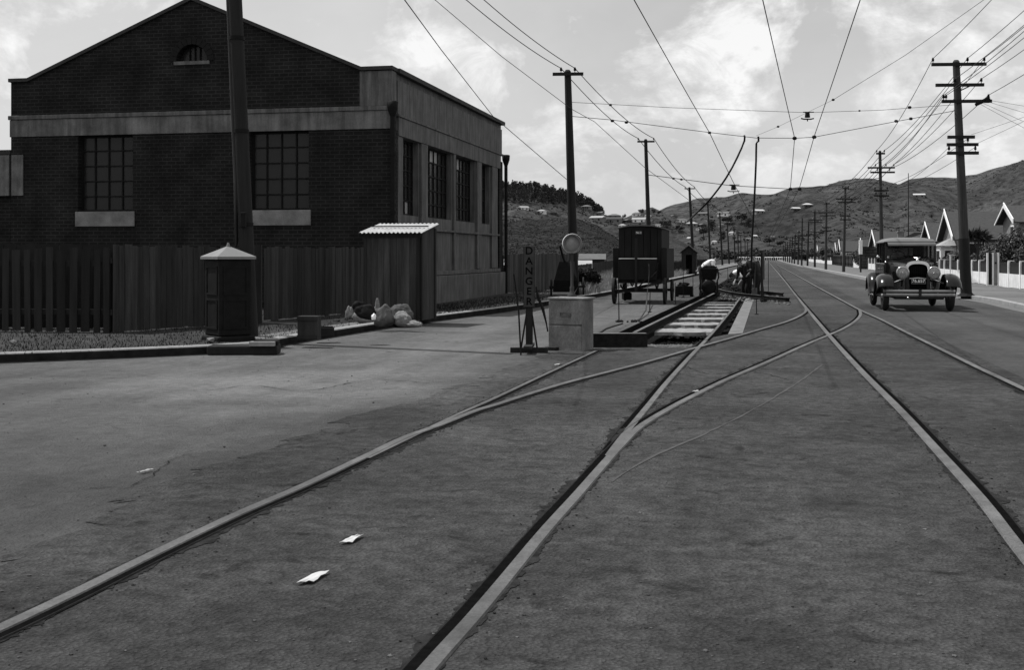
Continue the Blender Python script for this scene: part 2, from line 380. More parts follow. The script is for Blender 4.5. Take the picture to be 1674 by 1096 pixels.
# trench
tr = MB(); n = len(hole)
for i in range(n):
    a, b = hole[i], hole[(i + 1) % n]; m = 6
    for k in range(m):
        p, q = a.lerp(b, k / m), a.lerp(b, (k + 1) / m)
        tr.add([(p.x, p.y, .006), (q.x, q.y, .006), (q.x, q.y, -.38), (p.x, p.y, -.38)], [(0, 1, 2, 3)])
tr.build('trench_side', mat('wet clay', .012, 1, .4, 6, .6, 20, spec=.02))['kind'] = 'structure'
MB().sheet([h + (h - Vector((3.9, 28, 0))) * .02 for h in hole], [], -.34).build('trench_floor', mat('wet clay', .012))['kind'] = 'structure'

vL = MB(); vl = [p + Vector((0, .12, 0)) for p in KL]
vL.sheet(vl + [Vector((-20, 900, 0)), Vector((-900, 900, 0)), Vector((-900, KL[0].y, 0))], [], .10)
vL.build('verge', M_verge, fix=False)['kind'] = 'structure'
vR = MB(); vr = [p + Vector((.12, 0.02, 0)) for p in KR]
vR.sheet(vr + [Vector((85, 500, 0)), Vector((900, 500, 0)), Vector((900, KR[0].y, 0))], [], .10)
vR.build('yard_ground', M_verge, fix=False)['kind'] = 'structure'
# footpath sheets beside the kerbs
def offs(path, o):
    out = []
    for i, p in enumerate(path):
        d = (path[min(i + 1, len(path) - 1)] - path[max(i - 1, 0)]); d.z = 0; d.normalize(); out.append(p + Vector((d.y, -d.x, 0)) * o)
    return out
fr0 = offs(KR[1:], .16)
FL = lambda px: G(px, 418 + (px - 1247) * .1305, .1)                 # foot of the right-hand fence
fr1 = [FL(x) + Vector((.15, 0, 0)) for x in (1290, 1340, 1400, 1500, 1600, 1700, 1900)]
MB().sheet(fr0 + fr1, [], .104).build('footpath', M_path, fix=False)['kind'] = 'structure'
kl2 = KL[11:]; MB().sheet(offs(kl2, -.16) + list(reversed(offs(kl2, -2.6))), [], .104).build('far_footpath', M_path, fix=False)['kind'] = 'structure'
kl3 = KL[6:12]; MB().sheet(offs(kl3, -.16) + list(reversed(offs(kl3, -.75))), [], .104).build('trodden_path', M_path, fix=False)['kind'] = 'structure'
k = MB(); sweep(k, smooth_path(KL, 1.2), [(-.012, .112), (-.03, .13), (-.17, .13), (-.19, .09)]); k.build('kerb', M_kerb)['kind'] = 'structure'
k = MB(); sweep(k, smooth_path(KL, 1.2), [(0, -.0), (0, .10), (-.012, .1125)]); k.build('kerb_face', mat('shaded and stained kerb', .02, 1, .5, 5, .4, spec=.02))['kind'] = 'structure'  # the face's shade is put into its near-black colour, along with staining
k = MB(); sweep(k, smooth_path(KR, 1.2), [(0, -.0), (0, .115), (.02, .13), (.17, .13), (.19, .09)]); k.build('right_kerb', M_kerb)['kind'] = 'structure'
k = MB(); sweep(k, smooth_path(KR[2:], 1.2), [(-.32, .004), (-.3, .012), (-.02, .016)]); k.build('gutter', M_path)['kind'] = 'structure'
k = MB(); sweep(k, smooth_path([p for p in KL], 1.2), [(.0, .010), (.09, .006)], .25); k.build('gutter_dirt', M_dirt)['kind'] = 'structure'
# faint pale scrape across the tarmac
k = MB(); sweep(k, smooth_path([G(x, y) for x, y in [(1345, 597), (1300, 630), (1230, 672), (1150, 712), (1060, 752), (1000, 790)]], .2), [(-.012, .0075), (.012, .0075)], .8)
k.build('scrape_mark', mat('pale scrape', .056, .9, .3, 8))['kind'] = 'structure'

for path_, w0_ in (([(1238, 509), (1262, 510), (1290, 508), (1318, 509)], .02), ([(330, 640), (420, 632), (500, 640), (610, 622), (700, 628)], .010), ([(150, 800), (230, 790), (300, 745), (390, 740)], .006),
                   ([(1120, 600), (1160, 612), (1230, 609), (1290, 622)], .010)):
    k = MB(); pa = smooth_path([G(x, y) for x, y in path_], .06)
    pa = [p + Vector((.05 * noise.noise(p * 6), .09 * noise.noise(p * 5 + Vector((9, 0, 0))), 0)) for p in pa]
    sweep(k, pa, [(-w0_ / 2, .0062), (w0_ / 2, .0062)], .8); k.build('road_crack', mat('crack', .014, 1, .4, spec=0))['kind'] = 'structure'
# ------------------------------------------------------------------ rails
RAILP = []
def rail(pts, side, label, z=0.0, deep=False, step=.3, wide=1.0, endz=None):
    path = smooth_path([G(x, y) for x, y in pts], step)
    a = MB(); hw = .030 * wide
    sweep(a, path, [(-hw - .008, .006 + z), (-hw, .016 + z), (hw, .016 + z), (hw + .006, .006 + z)] if not deep else
          [(-.065, -.13), (-.065, -.115), (-.012, -.10), (-.012, -.03), (-hw, -.02), (-hw, .016), (hw, .016), (hw, -.02), (.012, -.03), (.012, -.10), (.065, -.115), (.065, -.13)])
    o = a.build('tram_rail', M_steel if not deep else M_rust)
    tag(o, label, 'tram rail', 'tram rails in the road')
    if deep:
        h = MB(); sweep(h, path, [(-hw * .8, .0175), (hw * .8, .0175)]); h.build('worn_top', M_steel, o)
        return o
    g = MB(); sweep(g, path, [(side * (hw + .002), .0095 + z), (side * (hw + .046), .0095 + z)]); g.build('groove', M_groove, o)
    g = MB(); sweep(g, path, [(side * (hw + .046), .0095 + z), (side * (hw + .048), .013 + z), (side * (hw + .054), .013 + z), (side * (hw + .058), .008 + z)]); g.build('guard_lip', M_rust, o)
    pj = []
    for a_, b_ in zip(path, path[1:]):
        if a_.y > 24: break
        for k_ in range(max(1, int((b_ - a_).length / .02))): pj.append(a_.lerp(b_, k_ / max(1, int((b_ - a_).length / .02))))
    RAILP.extend((p, side) for p in pj)
    if len(pj) > 3:
        g = MB(); vs = []
        for i_, p in enumerate(pj):
            d = (pj[min(i_ + 2, len(pj) - 1)] - pj[max(i_ - 2, 0)]).normalized(); rr_ = Vector((d.y, -d.x, 0))
            for sg, w0, am in ((-side, .050, .030), (side, .105, .050)):
                n_ = noise.noise(Vector((p.x * 3 + sg * 7, p.y * 3, sg))) + .6 * noise.noise(Vector((p.x * 11, p.y * 11, sg * 3))) + .4 * noise.noise(Vector((p.x * 30, p.y * 30, 9)))
                vs.append(Vector((p.x, p.y, .0072 + z * .3)) + rr_ * sg * max(w0 + am * n_ * 1.3, .02))
        g.add(vs, [(i_ * 2, i_ * 2 + 1, i_ * 2 + 3, i_ * 2 + 2) for i_ in range(len(pj) - 1)]); g.build('tar_edge', M_grime, o, fix=False)
    return o
rail([(-330, 1180), (-150, 1100), (0, 1033), (119.5, 976), (254, 909), (388, 845), (500, 796), (600, 748), (660, 719), (719.5, 697), (779, 673.5), (809, 664.5), (869, 645), (928.6, 627), (988, 611.5), (1040, 598), (1076, 588), (1134, 571), (1191, 555), (1248.6, 538), (1287, 526.5), (1310, 516), (1318, 508), (1316, 501)], 1,
     'long curved tram rail sweeping in from the lower left corner towards the main track', step=.12)
rail([(600, 752), (660, 723), (749, 679.5), (809, 652.6), (869, 624), (928.6, 596), (975, 574.5)], 1, 'short dark rail branching off towards the pale crate', z=-.003, wide=.6)
rail([(560, 1270), (702, 1096), (771, 1018), (825, 953), (890, 873), (944, 812), (988, 761), (1013, 733), (1048, 699), (1100, 667), (1144, 644), (1187.6, 622.5), (1253, 594), (1319, 564), (1356, 548.5), (1380, 537.5), (1398, 526), (1406.6, 516), (1405.5, 508)], -1,
     'broad worn rail from the bottom centre curving right to the main track', step=.12)
rail([(995, 748), (1020, 714), (1060, 664.5), (1090, 627), (1122, 591), (1145, 566.5), (1154, 557)], -1, 'straight rail branching from the broad rail into the excavation', z=-.003, wide=.9)
rail([(1900, 1180), (1740, 990), (1664, 898), (1605.5, 821), (1532.5, 739), (1470.5, 671), (1408, 607.5), (1357, 551), (1320, 506.5), (1310.5, 495), (1296, 477), (1282, 458.4), (1266.5, 440), (1257, 429)], 1,
     'left rail of the main track running straight down the road', z=.001)
rail([(2100, 840), (1900, 748), (1760, 680), (1674, 638), (1596.6, 601.5), (1545.6, 576), (1483, 545), (1441, 523.6), (1404, 506.6), (1364, 485), (1333, 468), (1293.5, 446), (1275, 436), (1264, 430)], -1,
     'right rail of the main track passing beside the motor car', z=.001)
rail([(1037, 545), (1095.6, 516), (1153, 487.5), (1172, 478)], 1, 'dirty left rail lying exposed in the excavation', deep=True, wide=1.5)
rail([(1154, 557), (1168, 542), (1195, 509), (1210, 488), (1224, 474)], -1, 'exposed right rail crossing the open excavation', deep=True)

mb = MB()
for _ in range(2200):
    i_ = random.randrange(len(RAILP) - 1); p, sd_ = RAILP[i_]; q_ = RAILP[i_ + 1][0]; d = (q_ - p)
    if d.length < 1e-4 or d.length > .3 or noise.noise(p * .8) < -.25: continue
    d.normalize(); rr_ = Vector((d.y, -d.x, 0)) * random.choice((-1, 1)); o_ = .055 + abs(random.gauss(0, .05)) + (.05 if rr_.dot(Vector((d.y, -d.x, 0))) * sd_ > 0 else 0)
    mb.rock(Vector((p.x, p.y, .008)) + rr_ * o_, random.uniform(.003, .008), .4)
tag(mb.build('tar_crumbs', M_grime, fix=False), 'crumbs of tar and dirt along the rails', kind='stuff')

# cement sleepers in the excavation
def on_rail(pts, y):
    for (x0, y0), (x1, y1) in zip(pts, pts[1:]):
        if y1 <= y <= y0: return x0 + (x1 - x0) * (y0 - y) / (y0 - y1)
sleeper0 = None
sl_list = [(537.2, 543.4, 1086, 1166), (527.4, 531.8, 1101, 1173), (519.5, 522.7, 1115.7, 1181), (512.4, 515.0, 1130, 1187), (506.8, 508.7, 1139.6, 1191), (502.0, 503.6, 1147, 1197), (497.6, 498.9, 1153, 1200), (494.0, 495.0, 1158, 1203)]
for i, (ya, yb, x0, x1) in enumerate(sl_list):
    z = -.135; mb = MB(); nn = 14; top = []
    for k_ in range(nn + 1):
        xx = x0 - 16 + (x1 + 10 - x0 + 16) * k_ / nn
        top.append((G(xx, yb + random.uniform(-.5, .5) * (yb - ya) * .2, z), G(xx + 4, ya + random.uniform(-.5, .5) * (yb - ya) * .25, z)))
    vs = [q for a_, b_ in top for q in (a_, b_, a_ - Vector((0, 0, .07)), b_ - Vector((0, 0, .07)))]
    mb.add(vs, [f for k_ in range(nn) for f in ((k_ * 4, k_ * 4 + 4, k_ * 4 + 5, k_ * 4 + 1), (k_ * 4, k_ * 4 + 2, k_ * 4 + 6, k_ * 4 + 4), (k_ * 4 + 1, k_ * 4 + 5, k_ * 4 + 7, k_ * 4 + 3))] + [(0, 1, 3, 2), (nn * 4, nn * 4 + 2, nn * 4 + 3, nn * 4 + 1)])
    o = mb.build('sleeper', M_slab)
    order = ['nearest', 'second nearest', 'third nearest', 'fourth nearest', 'fourth from the far end', 'third from the far end', 'second from the far end', 'farthest'][i]
    tag(o, f'pale cement sleeper in the open track bed, {order}', 'sleeper', 'cement sleepers between the exposed rails')
# pale cement haunch right of the trench
mb = MB(); a = [G(1190, 547, .014), G(1214, 545, .014), G(1233, 487, .014), G(1219, 488, .014)]
mb.add(a + [p - Vector((0, 0, .2)) for p in a], [(0, 1, 2, 3), (0, 4, 5, 1), (3, 2, 6, 7), (1, 5, 6, 2), (0, 3, 7, 4)])
tag(mb.build('cement_haunch', mat('dusty cement', .15, .9, .35, 4, .5, 20)), 'pale cement strip edging the right side of the excavation', 'cement strip')

# gravel and spoil
def scatter(polypx, n, r, z, name, m, label, cat=None, heap=None, kind='stuff'):
    mb = MB(); xs = [p[0] for p in polypx]; ys = [p[1] for p in polypx]; c = 0; tries = 0
    def inside(x, y):
        r_ = False; k = len(polypx)
        for i in range(k):
            x0, y0 = polypx[i]; x1, y1 = polypx[(i + 1) % k]
            if (y0 > y) != (y1 > y) and x < (x1 - x0) * (y - y0) / (y1 - y0) + x0: r_ = not r_
        return r_
    while c < n and tries < n * 30:
        tries += 1; x, y = random.uniform(min(xs), max(xs)), random.uniform(min(ys), max(ys))
        if not inside(x, y): continue
        zz = z(x, y) if callable(z) else z; p = G(x, y, 0); p.z = zz
        mb.rock(p, random.uniform(*r)); c += 1
    o = mb.build(name, m, fix=False); tag(o, label, cat, kind=kind); return o
scatter([(1000, 552), (1052, 568), (1120, 569), (1162, 556), (1190, 548), (1165, 545), (1060, 546)], 1700, (.015, .045), lambda x, y: -.24 + max(0, min(1, (y - 545) / 20)) * .23, 'gravel', M_stone, 'loose gravel at the near end of the excavation')
sl = MB(); vs = [G(1000, 552), G(1052, 567), G(1120, 567), G(1158, 561), G(1160, 546), G(1100, 545), G(1040, 545)]
vs = [Vector((v.x, v.y, (-.01 if i < 4 else -.26))) for i, v in enumerate(vs)]
sl.add(vs, [(0, 1, 6), (1, 2, 5, 6), (2, 3, 4, 5)]).build('gravel_slope', M_dirt)['kind'] = 'structure'
scatter([(1050, 545), (1160, 545), (1222, 480), (1165, 482)], 700, (.015, .04), -.33, 'loose_stones', mat('wet clay', .012), 'loose stones between the exposed sleepers')
scatter([(1170, 482), (1175, 490), (1290, 500), (1295, 490), (1232, 476)], 500, (.015, .05), .01, 'scattered_stones', M_stone, 'stones scattered round the loose rails')

# spoil heap
def heap(px, py, rx, ry, h, label, m=M_dirt, nr=260, rr=(.03, .1), name='spoil_heap', cat='spoil heap', z0=0):
    c = G(px, py, z0); mb = MB(); n = 22; k = 9; vs = []
    for j in range(k + 1):
        t = j / k
        for i in range(n):
            a = 2 * math.pi * i / n; p = Vector((math.cos(a) * rx * t, math.sin(a) * ry * t, 0))
            zz = h * (1 - t ** 1.6) * (1 + .35 * noise.noise((p + c) * 2.5)) + .04 * noise.noise((p + c) * 9)
            vs.append(p + Vector((0, 0, zz if t < 1 else -.03)))
    mb.add(vs, [(j * n + i, (j + 1) * n + i, (j + 1) * n + (i + 1) % n, j * n + (i + 1) % n) for j in range(k) for i in range(n)])
    for _ in range(nr):
        a = random.uniform(0, 6.28); t = random.random() ** .6
        mb.rock((math.cos(a) * rx * t, math.sin(a) * ry * t, h * (1 - t ** 1.6) * 1.0 + .0), random.uniform(*rr))
    o = mb.build(name, m, loc=c, fix=False); return tag(o, label, cat)
heap(1203, 478, .85, 1.4, .55, 'dark rough heap of dug spoil between the cart and the men', nr=420)

# loose rails lying across the work
for nm, pts, lb in (('loose_rail', [(1174, 475), (1190, 479), (1211, 482.5), (1248, 486.5), (1290, 490.5)], 'loose rail lying across the road behind the thin post, nearer one'),
                    ('loose_rail', [(1226, 476), (1252, 479), (1280, 482)], 'loose rail lying across the road behind the thin post, farther one')):
    mb = MB(); pa = smooth_path([G(x, y, .08) for x, y in pts], .4)
    sweep(mb, pa, [(-.05, -.07), (-.05, -.055), (-.012, -.045), (-.012, .03), (-.032, .035), (-.032, .06), (.032, .06), (.032, .035), (.012, .03), (.012, -.045), (.05, -.055), (.05, -.07)])
    o = mb.build(nm, M_rust); tag(o, lb, 'rail', 'loose rails by the excavation')
    h = MB(); sweep(h, pa, [(-.03, .0615), (.03, .0615)]); h.build('worn_top', M_steel, o)

# ------------------------------------------------------------------ brick building
W, LEN = 10.27, 12.4
org = Vector((-2.90, 28.7, 0))
bld = thing('brick_building', 'large dark brick gabled building with concrete side behind the wooden fence', 'building', org, -RA)
TOPR = 5.88; APX = 7.78; BB, BT = 4.46, 4.90
outl = [(-W, 0), (0, 0), (0, TOPR), (-.75, TOPR), (-5.2, APX), (-W + .5, TOPR), (-W, TOPR)]
wins = [(-3.66, -2.11, 2.52, BB), (-8.35, -6.82, 2.52, BB)]
hl = [[(a, z0), (b, z0), (b, z1), (a, z1)] for a, b, z0, z1 in wins]
ar = [(-5.2 + .42 * math.cos(t), 6.26 + .42 * math.sin(t)) for t in [math.pi * i / 12 for i in range(13)]]
hl.append(ar)
MB().prism(outl, 0, .35, 'y', hl).build('front_wall', M_brick, bld)
# side wall: recessed concrete with pilasters, windows facing the road
sw = [(1.04, 2.45), (3.19, 5.81), (6.15, 8.63), (9.45, 10.66)]
hs = [[(a, 2.42), (b, 2.42), (b, 4.34), (a, 4.34)] for a, b in sw]
MB().prism([(.36, 0), (LEN, 0), (LEN, TOPR), (.36, TOPR)], -.33, -.05, 'x', hs).build('side_wall', M_conc, bld)
mb = MB()
mb.box(-.05, .0, .55, .95, 0.99, 4.34); 
for a, b in ((2.52, 3.12), (5.88, 6.08), (8.72, 9.32), (10.8, 11.6)): mb.box(-.05, .02, a, b, .99, 4.338)
mb.box(-.05, .03, .50, LEN - .4, 4.342, 4.80); mb.box(-.05, .06, .4, LEN, 4.803, 4.86); mb.box(-.05, .01, .5, LEN - .1, 4.863, 5.70)
mb.box(-.05, .04, .5, LEN - .5, 2.06, 2.12); mb.box(-.05, .05, .5, LEN - .5, .86, .97)
mb.build('pilasters', M_conc, bld, bevel=.01)
MB().box(-.06, .10, .4, LEN + .05, 0, .84).build('plinth', M_conc, bld, bevel=.02)
MB().box(-.35, .008, .352, .50, .0, 4.46).build('brick_pier', M_bricky, bld); MB().box(-.35, .008, LEN - .5, LEN + .01, .85, 4.6).build('brick_pier', M_bricky, bld)
MB().box(-.80, .012, -.012, .36, BT + .12, TOPR - .02).build('corner_block', M_conc, bld)
mb = MB(); mb.box(-W - .02, .03, -.035, -.001, BB, BT); mb.build('cement_band', M_band, bld, bevel=.01)
mb = MB(); mb.box(-W - .05, .06, -.07, -.002, BT + .003, BT + .11); mb.build('string_course', M_conc, bld, bevel=.015)
mb = MB()
for (a0, z0), (a1, z1) in (((.04, TOPR), (-.75, TOPR)), ((-.75, TOPR), (-5.2, APX)), ((-5.2, APX), (-W + .5, TOPR)), ((-W + .5, TOPR), (-W - .04, TOPR))):
    mb.add([(a0, -.07, z0), (a1, -.07, z1), (a1, .4, z1), (a0, .4, z0), (a0, -.07, z0 + .09), (a1, -.07, z1 + .09), (a1, .4, z1 + .09), (a0, .4, z0 + .09)],
           [(0, 1, 2, 3), (4, 5, 6, 7), (0, 4, 5, 1), (3, 2, 6, 7), (0, 3, 7, 4), (1, 5, 6, 2)])
mb.box(-.4, .09, .402, LEN + .06, TOPR - .02, TOPR + .09); mb.build('coping', M_slate, bld)
mb = MB(); mb.box(-W, -.34, LEN - .3, LEN, 0, TOPR); mb.box(-W, -W + .3, .36, LEN - .3, 0, TOPR); mb.build('rear_wall', M_bricky, bld)
mb = MB(); mb.add([(-.5, .36, 5.6), (-.5, LEN - .1, 5.6), (-5.2, LEN - .1, 7.35), (-5.2, .36, 7.35), (-W + .3, .36, 5.6), (-W + .3, LEN - .1, 5.6)], [(0, 1, 2, 3), (3, 2, 5, 4)]); mb.build('roof', M_slate, bld)
MB().box(-W + .3, -.34, .36, LEN - .3, .02, .06).build('inner_floor', M_conc, bld)
def gridwin(parent, plane, a0, a1, z0, z1, at, nx, nz, din, curtain=False):
    f = MB(); t = .035
    def bx(u0, u1, w0, w1, d0, d1, mb):
        if plane == 'y': mb.box(u0, u1, d0, d1, w0, w1)
        else: mb.box(d0, d1, u0, u1, w0, w1)
    e0, e1 = sorted((at, at + din * .06))
    bx(a0, a1, z0, z0 + .05, e0, e1, f); bx(a0, a1, z1 - .05, z1, e0, e1, f); bx(a0, a0 + .05, z0 + .05, z1 - .05, e0, e1, f); bx(a1 - .05, a1, z0 + .05, z1 - .05, e0, e1, f)
    for i in range(1, nx): x = a0 + (a1 - a0) * i / nx; bx(x - t / 2, x + t / 2, z0 + .05, z1 - .05, e0 + .003, e1 - .003, f)
    for i in range(1, nz): z = z0 + (z1 - z0) * i / nz; bx(a0 + .05, a1 - .05, z - t / 2, z + t / 2, e0 + .006, e1 - .006, f)
    w_ = f.build('window', M_iron, parent)
    g = MB(); d = at + din * .035
    bx(a0 + .02, a1 - .02, z0 + .02, z1 - .02, min(d, d + din * .006), max(d, d + din * .006), g); g.build('pane', M_glassd, w_); return w_
for a, b, z0, z1 in wins:
    gridwin(bld, 'y', a, b, z0, z1, .16, 4, 5, 1)
    MB().box(a - .06, b + .06, -.05, -.002, 2.14, 2.518).build('sill', M_sill, bld, bevel=.01)
M_pane = mat('painted pane reflection', .30, .3, .3, 8)  # bright reflections in the side windows, put in as pale pane colour
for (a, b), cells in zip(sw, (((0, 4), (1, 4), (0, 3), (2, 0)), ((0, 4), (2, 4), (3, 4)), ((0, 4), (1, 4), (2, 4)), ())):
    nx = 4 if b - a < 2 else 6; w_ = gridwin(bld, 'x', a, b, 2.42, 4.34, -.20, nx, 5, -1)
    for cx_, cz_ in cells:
        u = (b - a) / nx; v = 1.92 / 5; MB().box(-.2335, -.2325, a + u * cx_ + .03, a + u * (cx_ + 1) - .03, 2.42 + v * cz_ + .03, 2.42 + v * (cz_ + 1) - .03).build('painted_reflection', M_pane, w_)
mb = MB()
for i in range(12):
    t0, t1 = math.pi * i / 12, math.pi * (i + 1) / 12
    vs = []
    for y in (-.03, .1):
        for r in (.42, .60):
            for t in (t0 + .01, t1 - .01): vs.append((-5.2 + r * math.cos(t), y, 6.26 + r * math.sin(t)))
    mb.add(vs, [(0, 1, 3, 2), (4, 5, 7, 6), (0, 1, 5, 4), (2, 3, 7, 6), (0, 2, 6, 4), (1, 3, 7, 5)])
mb.build('arch_ring', mat('arch bricks', .009, .9, .3, 6), bld)
mb = MB()
for x in (-5.34, -5.2, -5.06): mb.box(x - .012, x + .012, .15, .18, 6.27, 6.26 + math.sqrt(.42 ** 2 - (x + 5.2) ** 2))
aw = mb.build('arched_window', M_iron, bld); MB().box(-5.62, -4.78, .19, .2, 6.27, 6.68).build('pane', M_glassd, aw)
MB().box(-5.68, -4.72, -.04, .1, 6.17, 6.257).build('sill', M_conc, bld)
def downpipe(x, y, ztop, nm):
    mb = MB(); mb.cyl((x, y, .1), (x, y, ztop), .06, n=10); mb.lathe([(.06, ztop - .02), (.13, ztop + .18), (.14, ztop + .34), (.09, ztop + .36)], 10, (x, y, 0))
    for z in (1.0, 2.4, 3.8): mb.cyl((x, y, z), (x, y, z + .07), .08, n=10)
    mb.build('downpipe', M_iron, bld)
downpipe(.06, -.10, 4.75, 0); downpipe(.10, LEN + .12, 4.5, 0)
# lower wing at the left
wing = thing('lower_wing', 'lower flat-roofed brick wing at the left edge of the gabled building', 'building', org + Vector((-W * math.cos(RA), W * math.sin(RA), 0)), -RA)
MB().box(-7, -.03, .1, 7, 0, 4.02).build('wall', M_brick, wing)
MB().box(-7.05, -.035, .02, 7.05, 4.022, 4.14).build('coping', M_slate, wing)
mb = MB(); mb.box(-1.8, -.05, -.02, .098, 2.95, 4.0); mb.build('cement_panel', M_band, wing)
mb = MB(); mb.box(-W + .03, -W + .36, -.03, -.002, 2.95, 4.0); mb.build('cement_panel', M_band, bld)

# ------------------------------------------------------------------ fences
def board_fence(pts, h, name, label, group=None, gap=.008, bw=.14, m=M_wood, z0=.1, lean=.018, topj=.028, dark=M_woodd, lo=0):
    a0 = Vector(pts[0]); t = thing(name, label, 'fence', a0, 0, group)
    mb = MB(); rl = MB()
    for a, b in zip(pts, pts[1:]):
        a = Vector(a) - a0; b = Vector(b) - a0; d = (b - a); ln = d.length; d.normalize(); nrm = Vector((d.y, -d.x, 0))
        if nrm.y > 0: nrm = -nrm
        x = 0
        while x < ln - .02:
            wj = bw * random.uniform(.85, 1.12); p = a + d * x; q = a + d * min(x + wj - gap, ln)
            off = nrm * (.02 + random.uniform(-.006, .006)); tt = nrm * .02
            hh = h + random.uniform(-topj, topj) ; zb = random.uniform(0, .03) + lo
            sh = d * random.uniform(-lean, lean)
            v = [p + off, q + off, q + off + tt, p + off + tt]
            vs = [Vector((k.x, k.y, zb)) for k in v] + [Vector((k.x + sh.x, k.y + sh.y, hh)) for k in v]
            mb.add(vs, [(0, 3, 2, 1), (4, 5, 6, 7), (0, 1, 5, 4), (1, 2, 6, 5), (2, 3, 7, 6), (3, 0, 4, 7)]); x += wj
        for zr in (.3, h - .3):
            v = [a, b, b - nrm * .05, a - nrm * .05]
            vs = [Vector((k.x, k.y, zr)) for k in v] + [Vector((k.x, k.y, zr + .09)) for k in v]
            rl.add(vs, [(0, 3, 2, 1), (4, 5, 6, 7), (0, 1, 5, 4), (1, 2, 6, 5), (2, 3, 7, 6), (3, 0, 4, 7)])
        k = max(1, int(ln / 2.4))
        for i in range(k + 1):
            p = a + d * (ln * i / k) - nrm * .11
            MB().box(p.x - .05, p.x + .05, p.y - .05, p.y + .05, 0, h - .05).build('post', M_woodd, t)
    mb.build('boards', m, t); rl.build('rail', M_woodd, t); return t
board_fence([G(429, 526, .1), G(592, 511, .1)], 1.47, 'board_fence', 'weathered board fence between the iron pillar and the small shed')
board_fence([G(183, 545, .1), G(416, 527.5, .1)], 1.47, 'board_fence', 'dark board fence behind the iron pillar, left of the tall pole')
board_fence([G(-330, 540, .1), G(178, 544, .1)], 1.42, 'paling_fence', 'dark paling fence with gaps at the far left', gap=.075, bw=.2, m=M_woodd)
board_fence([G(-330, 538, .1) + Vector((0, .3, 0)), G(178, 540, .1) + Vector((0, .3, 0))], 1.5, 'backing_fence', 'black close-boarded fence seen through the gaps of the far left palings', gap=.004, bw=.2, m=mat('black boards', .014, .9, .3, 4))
board_fence([G(826, 480, .1), G(880, 476, .1), G(938, 473, .1)], 1.36, 'board_fence', 'dark board fence behind the tipped handcart', m=mat('greyer boards', .05, .9, .45, 3.5, .3, stretch=(3, 3, .25), island=.4))
board_fence([G(938, 473, .1), G(1002, 444, .1)], .9, 'board_fence', 'low fence running off behind the long grass', m=M_woodd, bw=.16)

# ------------------------------------------------------------------ iron pillar and near pole
c0 = G(373, 567); c0.z = .1
pil = thing('feeder_pillar', 'black cast-iron electrical pillar with pale pyramid cap at the kerb corner', 'feeder pillar', (c0.x, c0.y, 0), R(38))
mb = MB(); s = .265
mb.box(-s, s, -s, s, .18, 1.34)
mb.build('cabinet', M_iron, pil, bevel=.02)
mb = MB()
for z0, z1 in ((.28, .74), (.80, 1.24)):
    for sx, sy in ((0, -1), (1, 0), (-1, 0), (0, 1)):
        for (u0, u1, w0, w1) in ((-.2, .2, z0, z0 + .03), (-.2, .2, z1 - .03, z1), (-.2, -.17, z0 + .03, z1 - .03), (.17, .2, z0 + .03, z1 - .03)):
            if sx == 0: mb.box(u0, u1, sy * s - .012, sy * s + .012, w0, w1)
            else: mb.box(sx * s - .012, sx * s + .012, u0, u1, w0, w1)
mb.build('panel_moulding', M_iron, pil)
MB().box(-s - .045, s + .045, -s - .045, s + .045, .0, .175).build('base', M_iron, pil, bevel=.03)
mb = MB(); e = s + .05; mb.add([(-e, -e, 1.345), (e, -e, 1.345), (e, e, 1.345), (-e, e, 1.345), (-e, -e, 1.385), (e, -e, 1.385), (e, e, 1.385), (-e, e, 1.385), (0, 0, 1.55)],
      [(3, 2, 1, 0), (0, 1, 5, 4), (1, 2, 6, 5), (2, 3, 7, 6), (3, 0, 4, 7), (4, 5, 8), (5, 6, 8), (6, 7, 8), (7, 4, 8)])
mb.build('cap', M_cap, pil)
MB().cyl((0, 0, 1.54), (0, 0, 1.60), .03, .012).build('finial', M_cap, pil)
d0 = 19.2
pA = P(406, 560, d0); pA.z = 0; top = P(384, 0, d0); dirp = (top - P(403, 400, d0)).normalized(); 
base_ = P(403, 400, d0) - dirp * ((P(403, 400, d0).z) / dirp.z); ptop = base_ + dirp * (9.6 / dirp.z)
pn = thing('tramway_pole', 'thick dark near pole with conduit rising behind the iron pillar, top out of frame', 'pole', base_)
mb = MB(); mb.cyl((0, 0, 0), ptop - base_, .122, .110, 16); mb.build('shaft', M_pole, pn)
mb = MB(); off = Vector((-.155, -.03, 0)); pe = dirp / dirp.z
mb.tube([off + pe * 1.35 + Vector((-.02, -.2, 0)), off + pe * 1.6, off + pe * 2.6 + Vector((.03, 0, 0)), off + pe * 9.3 + Vector((.07, 0, 0))], .028, 8); mb.build('conduit', M_polel, pn)
for z in (1.9, 3.4, 4.9): 
    q = pe * z; mb = MB(); mb.cyl(q - Vector((0, 0, .03)), q + Vector((0, 0, .03)), .128, n=16); mb.build('band', M_iron, pn)
mb = MB(); q = pe * 1.95; mb.box(q.x - .03, q.x + .05, q.y - .22, q.y - .13, q.z - .1, q.z + .14); mb.build('junction_box', M_iron, pn, bevel=.01)
fb = thing('foundation_block', 'dark flat foundation block at the foot of the iron pillar', 'foundation block', G(395, 581), R(4))
MB().box(-.48, .50, -.02, .38, 0, .13).build('block', mat('dark block', .014, .9, .4, 5, .4), fb, bevel=.02)
MB().box(.16, .5, .0, .30, .133, .20).build('upper_block', M_iron, fb, bevel=.02)
# a wire stake post by the fence gap
mb = MB(); p = G(421, 530, .1); mb.box(p.x - .07, p.x + .07, p.y - .02, p.y + .1, .1, 1.6); tag(mb.build('gate_post', M_woodd), 'heavy dark gate post in the gap of the board fence', 'post')

